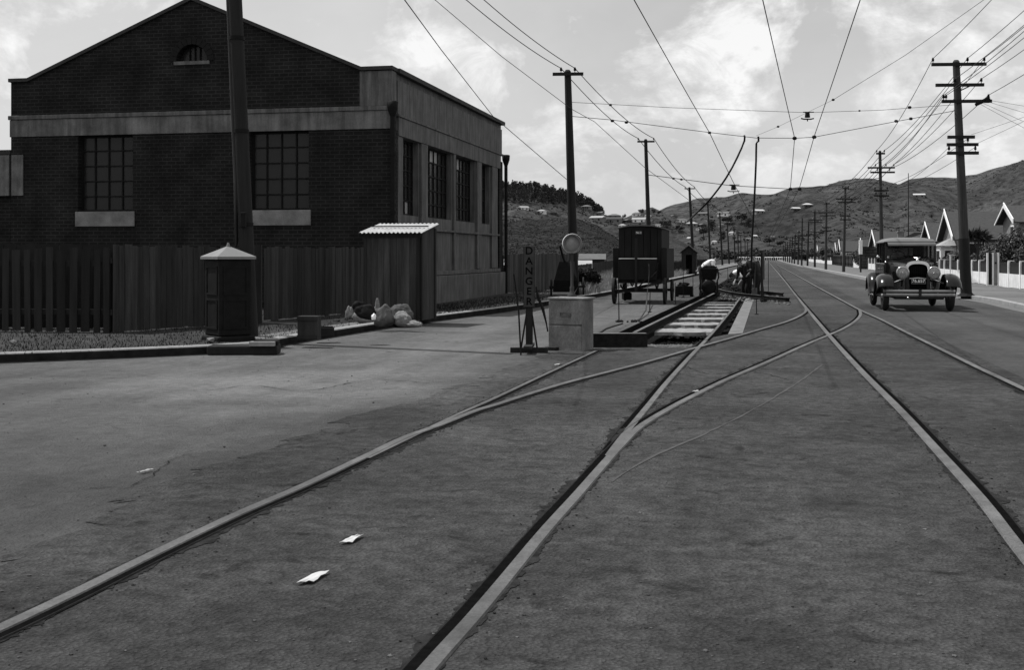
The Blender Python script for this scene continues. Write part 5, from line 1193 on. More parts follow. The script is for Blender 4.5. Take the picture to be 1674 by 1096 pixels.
# ------------------------------------------------------------------ right-hand fence, gate, letterbox
fpx = [1406, 1411, 1416, 1421, 1426, 1431, 1436, 1536, 1544, 1566, 1589, 1601, 1649, 1668, 1690]
def panel_fence(xa, xb, posts, label, hh=1.0, m=M_whited):
    a, b = FL(xa), FL(xb); t = thing('panel_fence', label, 'fence', a)
    d = (b - a); d.z = 0; ln = d.length; d.normalize(); nr = Vector((d.y, -d.x, 0))
    if nr.x > 0: nr = -nr
    mb = MB(); nseg = max(3, int(ln / 1.2)); zb = 0; base_off = Vector((0, 0, 0))
    vs = []
    for i in range(nseg + 1):
        p = d * (ln * i / nseg); e = random.uniform(0, .04)
        for o_ in (0, .03):
            vs += [p - nr * o_ + Vector((0, 0, e)), p - nr * o_ + Vector((0, 0, .56 * hh))]
    mb.add(vs, [f for i in range(nseg) for f in ((i * 4, i * 4 + 4, i * 4 + 5, i * 4 + 1), (i * 4 + 2, i * 4 + 3, i * 4 + 7, i * 4 + 6), (i * 4 + 1, i * 4 + 5, i * 4 + 7, i * 4 + 3))]); mb.build('lower_panel', m, t)
    mb = MB(); p0, p1 = -nr * .05, d * ln - nr * .05
    vs = [p0 + Vector((0, 0, .561 * hh)), p1 + Vector((0, 0, .561 * hh)), p1 + Vector((0, 0, 1.02 * hh)), p0 + Vector((0, 0, 1.02 * hh))]
    vs += [v - nr * .02 for v in vs]
    mb.add(vs, [(0, 1, 2, 3), (7, 6, 5, 4), (3, 2, 6, 7), (0, 4, 5, 1)]); mb.build('netting', mat('dark netting', .012, .9, .4, 20), t)
    for px in posts:
        p = FL(px) - a; MB().box(p.x - .035, p.x + .035, p.y - .04, p.y + .03, 0, 1.06 * hh).build('post', M_white, t)
        if 1530 < px < 1700:
            MB().box(p.x - .03, p.x + .22, p.y - .03, p.y + .02, 1.062 * hh, 1.10 * hh).build('post_arm', M_white, t)
    return t
panel_fence(1633, 1760, (1649, 1668, 1690, 1715), 'white panelled fence right of the gate posts')
panel_fence(1528, 1613, (1536, 1544, 1566, 1589, 1601), 'white panelled fence between the car and the gate posts')
panel_fence(1395, 1440, (1396, 1400, 1405, 1410, 1415, 1420, 1425, 1430, 1435), 'white panelled fence seen left of the car')
board_fence([FL(1362), FL(1394)], 1.35, 'board_fence', 'grey board fence behind the third right-hand pole', m=mat('silver boards', .12, .9, .3, 3, stretch=(2, 2, .3)), bw=.3, gap=.03)
panel_fence(1322, 1361, (1325, 1330, 1336, 1342, 1350, 1358), 'distant white fence along the right-hand footpath')
gt = thing('gate', 'tall narrow white-edged gate posts with grey panels in the fence', 'gate', FL(1623), R(-12))
mb = MB(); 
for x in (-.22, -.0, .22): mb.box(x - .035, x + .035, -.05, .04, 0, 1.42)
mb.build('posts', M_white, gt)
mb = MB(); mb.box(.036, .184, -.02, .02, .05, 1.40); mb.build('panel', mat('grey gate boards', .22, .8, .3, 4), gt); mb = MB(); mb.box(-.184, -.036, -.02, .02, .05, 1.40); mb.build('dark_panel', M_woodd, gt)  # left panel in darker boards than the right one
mb = MB(); mb.cyl((.11, -.06, .98), (.11, -.02, .98), .04); mb.build('latch', M_iron, gt)
lb_ = thing('letterbox', 'white letterbox on a post in front of the fence right of the car', 'letterbox', FL(1556) + Vector((-.15, -.2, 0)), R(-12))
MB().box(-.035, .035, -.03, .03, 0, 1.32).build('post', M_white, lb_); MB().box(-.05, .28, -.05, .2, 1.322, 1.35).build('roof', M_white, lb_); MB().box(.04, .22, -.04, .1, 1.06, 1.32).build('box', M_kerb, lb_, bevel=.01); MB().box(.10, .16, -.045, -.041, 1.15, 1.24).build('slot', M_iron, lb_)
q = P(1407, 455, 92); t = thing('street_sign_post', 'thin dark post with white top standing left of the car', 'post', (q.x, q.y, .1))
MB().cyl((0, 0, 0), (0, 0, 1.9), .07).build('shaft', M_pole, t); MB().box(-.12, .12, -.08, .08, 1.4, 2.5).build('white_board', M_white, t)

# ------------------------------------------------------------------ houses
def gable_house(name, label, apex, foot, d, depth, length, zr=None, rz=-RA, roofm=M_slate, chim=None, group='bungalows along the right-hand footpath', bay=False, barge=.16):
    """gable end towards the street; apex=(px,py) of the gable, foot=(px,py) of its near eave, d=distance of the near eave"""
    e = P(foot[0], foot[1], d); a = P(apex[0], apex[1], d + depth * .5)
    t = thing(name, label, 'house', (e.x, e.y, 0), rz, group)
    ez, az = e.z, a.z; bg0 = barge
    mb = MB(); mb.prism([(.12, 0), (depth - .12, 0), (depth - .12, ez + .05), (depth / 2, az - .14), (.12, ez + .05)], .35, length - .3, 'x'); mb.build('walls', mat('house weatherboard', .20, .8, .2, 5), t)
    mb = MB()
    for (y0, z0, y1, z1) in ((-.15, ez - .08, depth / 2, az), (depth + .15, ez - .08, depth / 2, az)):
        mb.add([(0, y0, z0), (length, y0, z0), (length, y1, z1), (0, y1, z1), (0, y0, z0 + .06), (length, y0, z0 + .06), (length, y1, z1 + .07), (0, y1, z1 + .07)], [(0, 1, 2, 3), (4, 5, 6, 7), (0, 1, 5, 4), (0, 3, 7, 4), (1, 2, 6, 5)])
    rf = mb.build('roof', roofm, t)
    mb = MB()
    for (y0, y1) in ((-.18, depth / 2), (depth + .18, depth / 2)):
        barge = bg0 if y0 < 0 else bg0 * .35
        mb.add([(-.05, y0, ez - .13), (-.0, y0, ez - .13), (0, y1, az - .04), (-.05, y1, az - .04), (-.05, y0, ez - .13 + barge * 1.3), (0, y0, ez - .13 + barge * 1.3), (0, y1, az + barge * 1.1), (-.05, y1, az + barge * 1.1)],
               [(0, 1, 2, 3), (4, 5, 6, 7), (0, 3, 7, 4), (1, 2, 6, 5), (0, 1, 5, 4), (3, 2, 6, 7)])
    mb.build('bargeboard', M_white, t)
    mb = MB(); wd = .8
    mb.box(.30, .345, depth * .3, depth * .3 + wd, 1.0, ez - .15); fr = mb.build('window', M_white, t); MB().box(.28, .298, depth * .3 + .08, depth * .3 + wd - .08, 1.08, ez - .23).build('pane', M_glassd, fr)
    mb = MB(); mb.box(.8, 1.9, .07, .118, .95, ez - .2); fr = mb.build('window', M_white, t); MB().box(.88, 1.82, .05, .068, 1.03, ez - .28).build('pane', M_glassd, fr)
    if chim:
        cx_, cy_, cz = chim; c = MB(); c.box(cx_ - .22, cx_ + .22, cy_ - .22, cy_ + .22, ez, az + cz); c.box(cx_ - .28, cx_ + .28, cy_ - .28, cy_ + .28, az + cz - .12, az + cz - .02); ch = c.build('chimney', M_sill, t)
        MB().lathe([(.12, 0), (.1, .22), (.0, .22)], 10, (cx_, cy_, az + cz)).build('chimney_pot', M_iron, ch)
    if bay:
        mb = MB(); mb.box(-.55, .34, depth * .12, depth * .42, .0, ez - .45); mb.build('bay', M_whited, t)
        mb = MB(); mb.add([(-.7, depth * .06, ez - .4), (.34, depth * .06, ez - .4), (.34, depth * .48, ez - .4), (-.7, depth * .48, ez - .4), (.34, depth * .2, ez + .15), (.34, depth * .4, ez + .15)], [(0, 1, 4), (1, 2, 5, 4), (2, 3, 5), (0, 4, 5, 3), (3, 2, 1, 0)]); mb.build('bay_roof', M_ins, t)
        fr = MB().box(-.40, .2, depth * .12 - .03, depth * .12 - .002, .9, ez - .6).build('window', M_white, t); MB().box(-.33, .13, depth * .12 - .05, depth * .12 - .032, 1.0, ez - .7).build('pane', M_glassd, fr)
        fr = MB().box(-.58, -.552, depth * .16, depth * .38, .9, ez - .6).build('window', M_white, t); MB().box(-.60, -.582, depth * .18, depth * .36, 1.0, ez - .7).build('pane', M_glassd, fr)
    return t
M_roofg = mat('tiled roof', .045, .8, .25, 6, .2)
gable_house('bungalow', 'dark-roofed bungalow with tall white gable boards just right of the car', (1544, 348), (1557, 391), 72, 6.6, 9.5, roofm=M_roofg, bay=True, barge=.24)
gable_house('bungalow', 'bungalow at the right edge with one white gable board above the trees', (1645, 338), (1656, 362), 60, 4.6, 11, roofm=M_roofg, barge=.2)
gable_house('bungalow', 'bungalow with small white gable and pale chimney behind the car roof', (1512.5, 366), (1520, 392), 86, 5.2, 7.5, roofm=M_roofg, chim=(2.6, 2.4, .35))
gable_house('bungalow', 'low dark bungalow behind the second right-hand pole', (1424.5, 380), (1431, 403), 120, 8, 9, roofm=M_roofg, chim=(5.5, 5.5, .2), barge=.25)
gable_house('bungalow', 'bungalow with a short white gable left of the car', (1407, 393), (1409.5, 411), 136, 5, 7, roofm=M_roofg, barge=.25)
gable_house('bungalow', 'distant bungalow gable right of the fourth pole, right of the pair', (1371, 395), (1373.5, 411), 172, 6, 8, roofm=M_roofg, barge=.3)
gable_house('bungalow', 'distant bungalow gable right of the fourth pole, left of the pair', (1364, 400), (1367, 412), 190, 6, 8, roofm=M_roofg, barge=.3)
gable_house('bungalow', 'farthest bungalow gable behind the fifth right-hand pole', (1335.5, 404), (1337, 412), 245, 7, 9, roofm=M_roofg, barge=.35)
q = P(1492, 372, 100); t = thing('hipped_house', 'low hipped-roof house behind the car roof', 'house', (q.x, q.y, 0), -RA, 'bungalows along the right-hand footpath')
MB().box(-2, 4, 0, 7, 0, 2.2).build('walls', mat('house weatherboard', .2), t)
mb = MB(); mb.add([(-2.5, -.5, 2.1), (4.5, -.5, 2.1), (4.5, 7.5, 2.1), (-2.5, 7.5, 2.1), (.5, 3, 3.4), (1.5, 4, 3.4)], [(0, 1, 5, 4), (1, 2, 5), (2, 3, 4, 5), (3, 0, 4), (3, 2, 1, 0)]); rf = mb.build('roof', M_roofg, t)
c = MB(); c.box(-.9, -.4, 2.6, 3.1, 2.2, 3.55); c.box(-.96, -.34, 2.54, 3.16, 3.4, 3.5); c.build('chimney', M_sill, rf)

# ------------------------------------------------------------------ foliage
def leafcloud(mb, c, rad, n, ls, shell=.5, flat=1.0):
    c = Vector(c)
    for _ in range(n):
        v = Vector((random.gauss(0, 1), random.gauss(0, 1), random.gauss(0, 1))).normalized()
        r = random.uniform(shell, 1.0) ** .7; p = c + Vector((v.x * rad[0], v.y * rad[1], v.z * rad[2])) * r
        nn = (v + Vector((random.uniform(-.8, .8), random.uniform(-.8, .8), random.uniform(-.4, .9)))).normalized()
        a = nn.orthogonal().normalized(); a = (Matrix.Rotation(random.uniform(0, 6.28), 3, nn) @ a); b = nn.cross(a)
        s1 = ls * random.uniform(.6, 1.3); s2 = s1 * .5
        mb.add([p - a * s1, p - b * s2 * flat, p + a * s1, p + b * s2 * flat], [(0, 1, 2, 3)])
def bush(loc, size, label, n=2600, ls=.07, name='shrub', cat='shrub', m=None, clumps=9, trunk=True, group=None, shape=None):
    t = thing(name, label, cat, loc, 0, group); sx, sy, sz = size; mb = MB(); st = MB()
    for i in range(clumps):
        a = random.uniform(0, 6.28); rr = random.uniform(.1, .75); h = random.uniform(.28, .8)
        if shape: h = min(h, .85)
        c = Vector((math.cos(a) * sx * rr, math.sin(a) * sy * rr, sz * h)); s_ = random.uniform(.30, .48)
        leafcloud(mb, c, (sx * s_, sy * s_, sz * s_ * .62), n // clumps, ls)
        st.tube([Vector((0, 0, 0)), c * .5 + Vector((0, 0, .05)), c], [max(.03, sz * .03), max(.02, sz * .018), .01], 5)
    mb.build('foliage', m or M_leaf, t, fix=False); st.build('stems' if name != 'tree' else 'trunk', M_pole, t); return t
def at(px, d, z=.1): return Vector(((px - CX) / F * d, d, z))
bush(at(1655, 58), (1.3, 1.2, 2.75), 'large glossy-leaved shrub behind the fence right of the near pole', 9000, .06, m=M_leafg, clumps=14)
bush(at(1692, 58), (1.2, 1.2, 2.85), 'tall dark shrub at the right edge above the white fence', 8000, .06, m=M_leafg, clumps=12)
bush(at(1612, 65), (.9, .9, 1.9), 'bushy shrub at the foot of the cabbage tree', 4500, .06, m=M_leafg, clumps=9)
bush(at(1682, 54), (.9, .6, 1.55), 'low spreading shrub over the fence at the right edge', 5000, .05, m=M_leaf, clumps=9)
# cabbage tree
ctr = thing('cabbage_tree', 'spiky cabbage tree just right of the near right-hand pole', 'tree', at(1597, 61), 0)
mb = MB(); mb.tube([(0, 0, 0), (.03, 0, 1.2), (.1, 0, 2.1)], [.09, .07, .06], 8); mb.tube([(.05, 0, 1.6), (-.2, 0, 2.2)], [.06, .04], 6); mb.build('trunk', M_polel, ctr)
mb = MB()
for c in ((.12, 0, 2.35), (-.22, .1, 2.3), (.4, .1, 2.2)):
    c = Vector(c)
    for _ in range(150):
        v = Vector((random.gauss(0, 1), random.gauss(0, 1), random.gauss(.25, .8))).normalized(); L_ = random.uniform(.4, .62); s_ = v.cross(Vector((0, 0, 1))).normalized() * .016
        mb.add([c - s_, c + s_, c + v * L_ * .6 + s_ * .9, c + v * L_ + Vector((0, 0, -.06)), c + v * L_ * .6 - s_ * .9], [(0, 1, 2, 3, 4)])
mb.build('leaves', M_leafg, ctr, fix=False)
for px, d, sz, lb in ((1584, 69, (2.0, .8, 1.55), 'dark clipped hedge behind the letterbox'), (1558, 75, (1.6, .8, 1.5), 'dark hedge in front of the bungalow with white gable boards'), (1430, 119, (2.0, 1.2, 1.75), 'dark hedge above the white fence left of the car'),
                      (1410, 136, (2.2, 1.4, 1.9), 'bushy hedge right of the third pole'), (1396, 149, (2.2, 1.5, 2.1), 'rounded dark shrubs behind the third pole'), (1366, 188, (2.6, 2, 2.0), 'dark shrubs behind the fourth pole'), (1350, 218, (2.2, 2, 2.9), 'dense dark tree between fourth and fifth poles'),
                      (1316, 290, (4, 2, 2.2), 'row of shrubs behind the sixth pole'), (1302, 355, (3, 2, 3.0), 'dark trees at the far end of the right-hand fences')):
    bush(at(px, d), sz, lb, 2200, .07 * (1 + d / 120), m=M_leaf, clumps=9)
q = FL(1422); mb = MB(); q2 = at(1420, 113); mb.box(q2.x - .8, q2.x + .9, q2.y, q2.y + .4, 0.1, 2.15); mb.box(q2.x - .9, q2.x + 1.0, q2.y - .1, q2.y + .5, 2.15, 2.25); tag(mb.build('stone_wall', brick_mat('rough stone', .05, .02, 'x', 3)), 'dark rough stone wall left of the car above the fence', 'wall')
bush(at(960, 41), (.85, .5, .9), 'dark heap of cut branches right of the handcart', 4200, .06, m=mat('dead branches', .016, .9, .3, 5), clumps=7)
# long grass
def kerb_y(px):
    for (x0, y0), (x1, y1) in zip(kerbL, kerbL[1:]):
        if x0 <= px <= x1: return y0 + (y1 - y0) * (px - x0) / (x1 - x0)
    return 425
def grassfield(n, xr, yoff, hgt, name, m, label, near=430, wd=.012):
    mb = MB()
    for _ in range(n):
        px = random.uniform(*xr); ky = kerb_y(px); py = random.uniform(max(near, ky - yoff[1]), ky - yoff[0])
        if py <= near: continue
        b = G(px, py, .1); dsc = max(1, b.y / 40)
        if noise.noise(Vector((b.x * .35, b.y * .35, 3))) < -.35: continue
        h = random.uniform(*hgt) * (1 + .4 * noise.noise(Vector((b.x * .6, b.y * .6, 0)))); a = random.uniform(0, 6.28); w0 = wd * dsc
        ln = Vector((random.gauss(0, .25), random.gauss(0, .25), 1)) * h; s_ = Vector((math.cos(a), math.sin(a), 0)) * w0
        mb.add([b - s_, b + s_, b + ln * .6 + s_ * .6, b + ln + Vector((ln.x, ln.y, 0)) * .3, b + ln * .6 - s_ * .6], [(0, 1, 2, 3, 4)])
    tag(mb.build(name, m, fix=False), label, kind='stuff')
grassfield(30000, (936, 1150), (5, 46), (.18, .42), 'long_grass', M_grass, 'dry long grass behind the left kerb beyond the handcart')
grassfield(9000, (1090, 1165), (8, 22), (.3, .75), 'rank_weeds', M_grassd, 'dark rank weeds round the little hut')
grassfield(5000, (-60, 590), (12, 62), (.02, .055), 'verge_grass', M_grassd, 'short trampled grass in front of the left fences', wd=.006)
grassfield(2500, (690, 900), (8, 26), (.02, .07), 'wall_weeds', M_grassd, 'weeds along the foot of the concrete side wall', wd=.008)
# little hut
q = at(1126, 82); ht = thing('trackside_hut', 'little dark gabled hut with open doorway beside the third left-hand pole', 'hut', q, -RA)
mb = MB(); mb.prism([(-.5, 0), (-.2, 0), (-.2, 1.35), (.22, 1.35), (.22, 0), (.5, 0), (.5, 1.55), (0, 1.95), (-.5, 1.55)], 0, .05, 'y'); mb.box(-.5, -.45, .051, 1.2, 0, 1.55); mb.box(.45, .5, .051, 1.2, 0, 1.55); mb.box(-.45, .45, 1.15, 1.2, 0, 1.55); mb.build('walls', M_woodd, ht)
mb = MB(); mb.add([(-.62, -.12, 1.50), (0, -.12, 2.0), (0, 1.3, 2.0), (-.62, 1.3, 1.50), (.62, -.12, 1.50), (.62, 1.3, 1.50)], [(0, 1, 2, 3), (1, 4, 5, 2)]); o = mb.build('roof', M_woodd, ht); o.modifiers.new('s', 'SOLIDIFY').thickness = .05

# ------------------------------------------------------------------ barrier and far belt
t = thing('road_barrier', 'long white post-and-rail barrier across the far end of the road', 'barrier', (0, 0, 0))
a, b = at(1206, 368, 0), at(1293, 352, 0)
mb = MB(); d = (b - a); ln = d.length; dn = d.normalized()
vs = [a + Vector((0, 0, .80)), b + Vector((0, 0, .80)), b + Vector((0, .15, .80)), a + Vector((0, .15, .80))]; vs += [v + Vector((0, 0, .22)) for v in vs]
mb.add(vs, [(0, 1, 2, 3), (4, 5, 6, 7), (0, 1, 5, 4), (2, 3, 7, 6), (0, 3, 7, 4), (1, 2, 6, 5)]); mb.build('rail', M_white, t)
for i in range(26):
    p = a + dn * (ln * i / 25); MB().box(p.x - .08, p.x + .08, p.y - .08, p.y + .08, 0, .80).build('post', M_whited, t)
mb = MB(); vs = [a + Vector((0, .4, 0)), b + Vector((0, .4, 0)), b + Vector((0, .4, .75)), a + Vector((0, .4, .75))]; vs += [v + Vector((0, .1, 0)) for v in vs]; mb.add(vs, [(0, 1, 2, 3), (4, 5, 6, 7), (3, 2, 6, 7)]); mb.build('backing', M_iron, t)

# ------------------------------------------------------------------ hills
def hill_mat(name, v, dk, sc=.02):
    m = bpy.data.materials.new(name); m.use_nodes = True; t = m.node_tree; n = t.nodes; l = t.links; b = n['Principled BSDF']; b.inputs['Roughness'].default_value = .95; b.inputs['Specular IOR Level'].default_value = .1
    c = n.new('ShaderNodeTexCoord')
    def nz(s, d=8, r=.65, off=0):
        q = n.new('ShaderNodeTexNoise'); q.inputs['Scale'].default_value = s; q.inputs['Detail'].default_value = d; q.inputs['Roughness'].default_value = r; q.inputs['Distortion'].default_value = .4
        l.new(c.outputs['Object'], q.inputs['Vector']); return q.outputs['Fac']
    r = n.new('ShaderNodeValToRGB'); e = r.color_ramp.elements; e[0].position = .38; e[0].color = (dk,) * 3 + (1,); e[1].position = .62; e[1].color = (v,) * 3 + (1,); l.new(nz(sc), r.inputs[0])
    r2 = n.new('ShaderNodeValToRGB'); e = r2.color_ramp.elements; e[0].position = .42; e[0].color = (.45,) * 3 + (1,); e[1].position = .56; e[1].color = (1.15,) * 3 + (1,); l.new(nz(sc * 14, 6, .75), r2.inputs[0])
    x = n.new('ShaderNodeMix'); x.data_type = 'RGBA'; x.blend_type = 'MULTIPLY'; x.inputs[0].default_value = 1; l.new(r.outputs[0], x.inputs[6]); l.new(r2.outputs[0], x.inputs[7]); l.new(x.outputs[2], b.inputs['Base Color'])
    bp = n.new('ShaderNodeBump'); bp.inputs['Strength'].default_value = .8; bp.inputs['Distance'].default_value = 3; l.new(nz(sc * 5, 8, .7), bp.inputs['Height']); l.new(bp.outputs[0], b.inputs['Normal'])
    return m
def interp(pts, x):
    if x <= pts[0][0]: return pts[0][1]
    for (x0, y0), (x1, y1) in zip(pts, pts[1:]):
        if x0 <= x <= x1:
            t = (x - x0) / (x1 - x0); t = t * t * (3 - 2 * t) * .5 + t * .5; return y0 + (y1 - y0) * t
    return pts[-1][1]
class Hill:
    def __init__(s, sky_, x0, x1, d0, d1, namp, nsc, base=418.0, pw=1.0, seed=0, rid=0):
        s.sky = sky_; s.x0, s.x1, s.d0, s.d1 = x0, x1, d0, d1; s.namp, s.nsc, s.pw, s.seed, s.rid = namp, nsc, pw, seed, rid
    def pt(s, px, t):
        d = s.d0 + (s.d1 - s.d0) * t; x = (px - CX) / F * d
        rz_ = EYE + (HY - interp(s.sky, px)) / F * s.d1
        if t <= 1: prof = t ** s.pw * (1 - .0) if s.pw != 0 else t
        else: prof = 1 - (t - 1) * 1.6
        env = math.sin(min(t, 1) * math.pi) ** .8 if 0 < t < 1 else 0
        q = Vector((x, d, s.seed)) / s.nsc
        nn = noise.noise(q) + .5 * noise.noise(q * 2.1) + .25 * noise.noise(q * 4.7)
        rd = 1 - abs(noise.noise(Vector((x / (s.nsc * .55), d / (s.nsc * 2.2), s.seed + 5)))) * 2
        z = rz_ * prof + env * (s.namp * nn + s.rid * (rd - .5))
        z += (noise.noise(q * 11) * s.namp * .05) * min(t * 3, 1)
        return Vector((x, d, max(z, -1 if t > 1.2 else -.3)))
    def mesh(s, name, m, nx=220, ny=90):
        vs = []; 
        for j in range(ny + 1):
            t = 1.3 * j / ny
            for i in range(nx + 1): vs.append(s.pt(s.x0 + (s.x1 - s.x0) * i / nx, t))
        k = nx + 1; mb = MB(); mb.add(vs, [(j * k + i, j * k + i + 1, (j + 1) * k + i + 1, (j + 1) * k + i) for j in range(ny) for i in range(nx)], True)
        o = mb.build(name, m, fix=False); o['kind'] = 'structure'; return o
    def find(s, px, py):
        for i in range(1, 400):
            t = i / 400; p = s.pt(px, t)
            if HY - (p.z - EYE) * F / p.y <= py: return p
        return s.pt(px, .98)
HR = Hill([(900, 372), (1060, 362), (1110, 350), (1145, 333), (1180, 322), (1215, 315.5), (1262, 318), (1290, 308), (1312, 306), (1345, 306), (1385, 294), (1400, 292.5), (1420, 293), (1440, 297), (1465, 303), (1490, 293), (1520, 289), (1545, 290), (1562, 291), (1590, 285), (1640, 272), (1674, 264), (1800, 240), (2200, 200), (2700, 230)], 950, 2700, 430, 1250, 26, 190, pw=1.25, seed=3, rid=22)
HR.mesh('bare_hill', hill_mat('scrubby hillside', .075, .034, .012), 420, 130)
HL = Hill([(-200, 330), (500, 300), (823, 308), (870, 310), (905, 315), (935, 322), (960, 335), (985, 350), (1010, 358), (1035, 356), (1060, 352), (1085, 354), (1110, 360), (1150, 368), (1190, 384), (1215, 402), (1240, 416)], -200, 1240, 400, 800, 8, 90, pw=1.0, seed=9, rid=5)
HL.mesh('settled_hill', hill_mat('grassy hillside', .072, .038, .02), 300, 90)
HS = Hill([(-200, 380), (600, 365), (760, 360), (833, 363), (871, 359), (909, 355.5), (942, 358), (973, 367), (999, 382), (1015, 394), (1035, 408), (1060, 417)], -200, 1062, 190, 330, 2.0, 30, pw=.9, seed=14, rid=2.5)
HS.mesh('scrub_spur', hill_mat('dark scrub slope', .042, .022, .07), 260, 70)
HM = Hill([(1040, 417), (1065, 395), (1092, 386), (1110, 393), (1130, 403), (1150, 411), (1165, 417)], 1040, 1166, 190, 290, .8, 20, pw=.9, seed=21, rid=.8)
HM.mesh('grassy_mound', hill_mat('dry mound', .075, .035, .08), 70, 30)

def far_house(p, w, h, label, roof='gable', wall=M_whited, roofm=None, rz=0, dp=None):
    dp = dp or w * .7; t = thing('hillside_house', label, 'house', p - Vector((0, 0, h * .3)), rz, 'houses on the hillsides')
    mb = MB(); mb.box(-w / 2, w / 2, 0, dp, 0, h); mb.build('walls', wall, t)
    rm = roofm or mat('pale iron roof', .32, .6, .1, 2); rm = mat('bright iron roof', .5, .6, .1, 2) if rm is M_white else rm; mb = MB(); e = w * .06; rh = h * .42
    if roof == 'gable': mb.add([(-w / 2 - e, -e, h), (w / 2 + e, -e, h), (w / 2 + e, dp + e, h), (-w / 2 - e, dp + e, h), (-w / 2 - e, dp / 2, h + rh), (w / 2 + e, dp / 2, h + rh)], [(0, 1, 5, 4), (2, 3, 4, 5), (0, 4, 3), (1, 2, 5), (3, 2, 1, 0)])
    elif roof == 'front': mb.add([(-w / 2 - e, -e, h), (w / 2 + e, -e, h), (w / 2 + e, dp + e, h), (-w / 2 - e, dp + e, h), (0, -e, h + rh), (0, dp + e, h + rh)], [(0, 4, 5, 3), (1, 2, 5, 4), (0, 1, 4), (2, 3, 5), (3, 2, 1, 0)])
    else: mb.add([(-w / 2 - e, -e, h), (w / 2 + e, -e, h), (w / 2 + e, dp + e, h), (-w / 2 - e, dp + e, h), (-w * .18, dp / 2, h + rh), (w * .18, dp / 2, h + rh)], [(0, 1, 5, 4), (1, 2, 5), (2, 3, 4, 5), (3, 0, 4), (3, 2, 1, 0)])
    mb.build('roof', rm, t)
    nwin = max(2, int(w / 3))
    for i in range(nwin):
        x = -w / 2 + w * (i + .5) / nwin; MB().box(x - w * .06, x + w * .06, -.06, -.01, h * .45, h * .82).build('window', M_iron, t)
    return t
M_gw = mat('grey house paint', .20, .8, .15, 2); M_rd = mat('dull roof', .12, .7, .15, 2); M_rdk = mat('dark far roof', .05, .8, .2, 2)
HH = [(HL, 858, 344, 16, 'wide low house below the pine wood, left of the tall pole', 'gable', M_whited, None), (HL, 957, 342, 17, 'tall pale house among the pines right of the tall pole', 'hip', M_gw, M_rd), (HL, 978, 352, 15, 'grey two-storey house at the edge of the pines', 'gable', M_gw, M_rd),
      (HL, 1002, 355, 22, 'broad grey house on the saddle right of the pines', 'hip', M_gw, M_rd), (HL, 974, 362, 26, 'long pale-roofed shed below the pine edge', 'gable', M_gw, None), (HL, 1004, 365, 28, 'long low house above the van, left of the white one', 'gable', M_gw, M_rdk),
      (HL, 1044, 365, 24, 'bright white long house above the van roof', 'gable', M_white, None), (HL, 1040, 354, 16, 'house with pale roof on the skyline left of the second pole', 'hip', M_whited, M_rd), (HL, 1075, 372, 10, 'small white house right of the second pole', 'gable', M_white, M_rd),
      (HL, 1102, 358, 17, 'grey gabled house on the ridge left of the third pole', 'front', M_gw, M_rd), (HL, 1117, 365, 20, 'white-balconied house just left of the third pole', 'gable', M_whited, M_rd), (HL, 1131, 371, 22, 'house with bright hipped roof behind the third pole', 'hip', M_gw, None),
      (HL, 1142, 377, 11, 'small bright house right of the third pole', 'front', M_white, None), (HL, 1131, 396, 22, 'low bright-roofed house beside the third pole above the hut', 'gable', M_gw, None), (HR, 1147, 354, 19, 'grey-roofed house high right of the third pole', 'gable', M_gw, M_rd),
      (HR, 1181, 354, 22, 'long white house behind the fifth left-hand pole', 'gable', M_white, M_rd), (HR, 1243, 350, 19, 'house with bright roof right of the hanging cable', 'gable', M_gw, M_white), (HR, 1236, 349, 7, 'tiny shed beside the bright-roofed house', 'gable', M_gw, M_rd),
      (HR, 1303, 345, 15, 'lone bright-roofed house on the bare hill, lower of two', 'gable', M_rdk, M_white), (HR, 1322, 340, 17, 'lone bright-roofed house on the bare hill, upper of two', 'hip', M_rdk, M_white), (HR, 1503, 323, 20, 'lone white-roofed house high above the bungalows', 'gable', M_gw, M_white),
      (HR, 1223, 392, 8, 'small white gabled house left of the hanging cable', 'front', M_white, M_rd), (HR, 1235, 390, 9, 'small pale house right of the hanging cable near the road end', 'gable', M_gw, M_white), (HR, 1180, 372, 9, 'small grey house among trees behind the left-hand poles', 'gable', M_gw, M_rd),
      (HR, 1264, 392, 8, 'small dull house over the dark trees at the road end', 'gable', M_gw, M_rd)]
for hl_, px, py, wpx, lb, rf, wm_, rm in HH:
    p = hl_.find(px, py); w_ = wpx * .85 * p.y / F; far_house(p, w_, w_ * .26 + .8, lb, rf, wm_, rm, rz=random.choice((-1, 1)) * random.uniform(.15, .6))
for i_, (px, py) in enumerate([(868, 346), (884, 349), (905, 352), (990, 370), (1016, 372), (1028, 364), (1060, 366), (1066, 378), (1084, 366), (1098, 374), (1058, 356), (1150, 372), (1160, 362), (1196, 386), (1206, 398), (1215, 352), (1168, 400)]):
    hl_ = HR if px > 1148 else HL; p = hl_.find(px, py); w_ = random.uniform(8, 13) * p.y / F; dark_ = i_ % 3
    o = far_house(p, w_, w_ * .3 + .6, 'small far house among the bushes of the settled slopes', ('gable', 'hip', 'front')[dark_], (M_gw, M_whited, M_rdk)[i_ % 3], (M_rd, M_rdk, None)[(i_ + 1) % 3], rz=random.uniform(-.6, .6)); o['group'] = 'small far houses on the slopes'
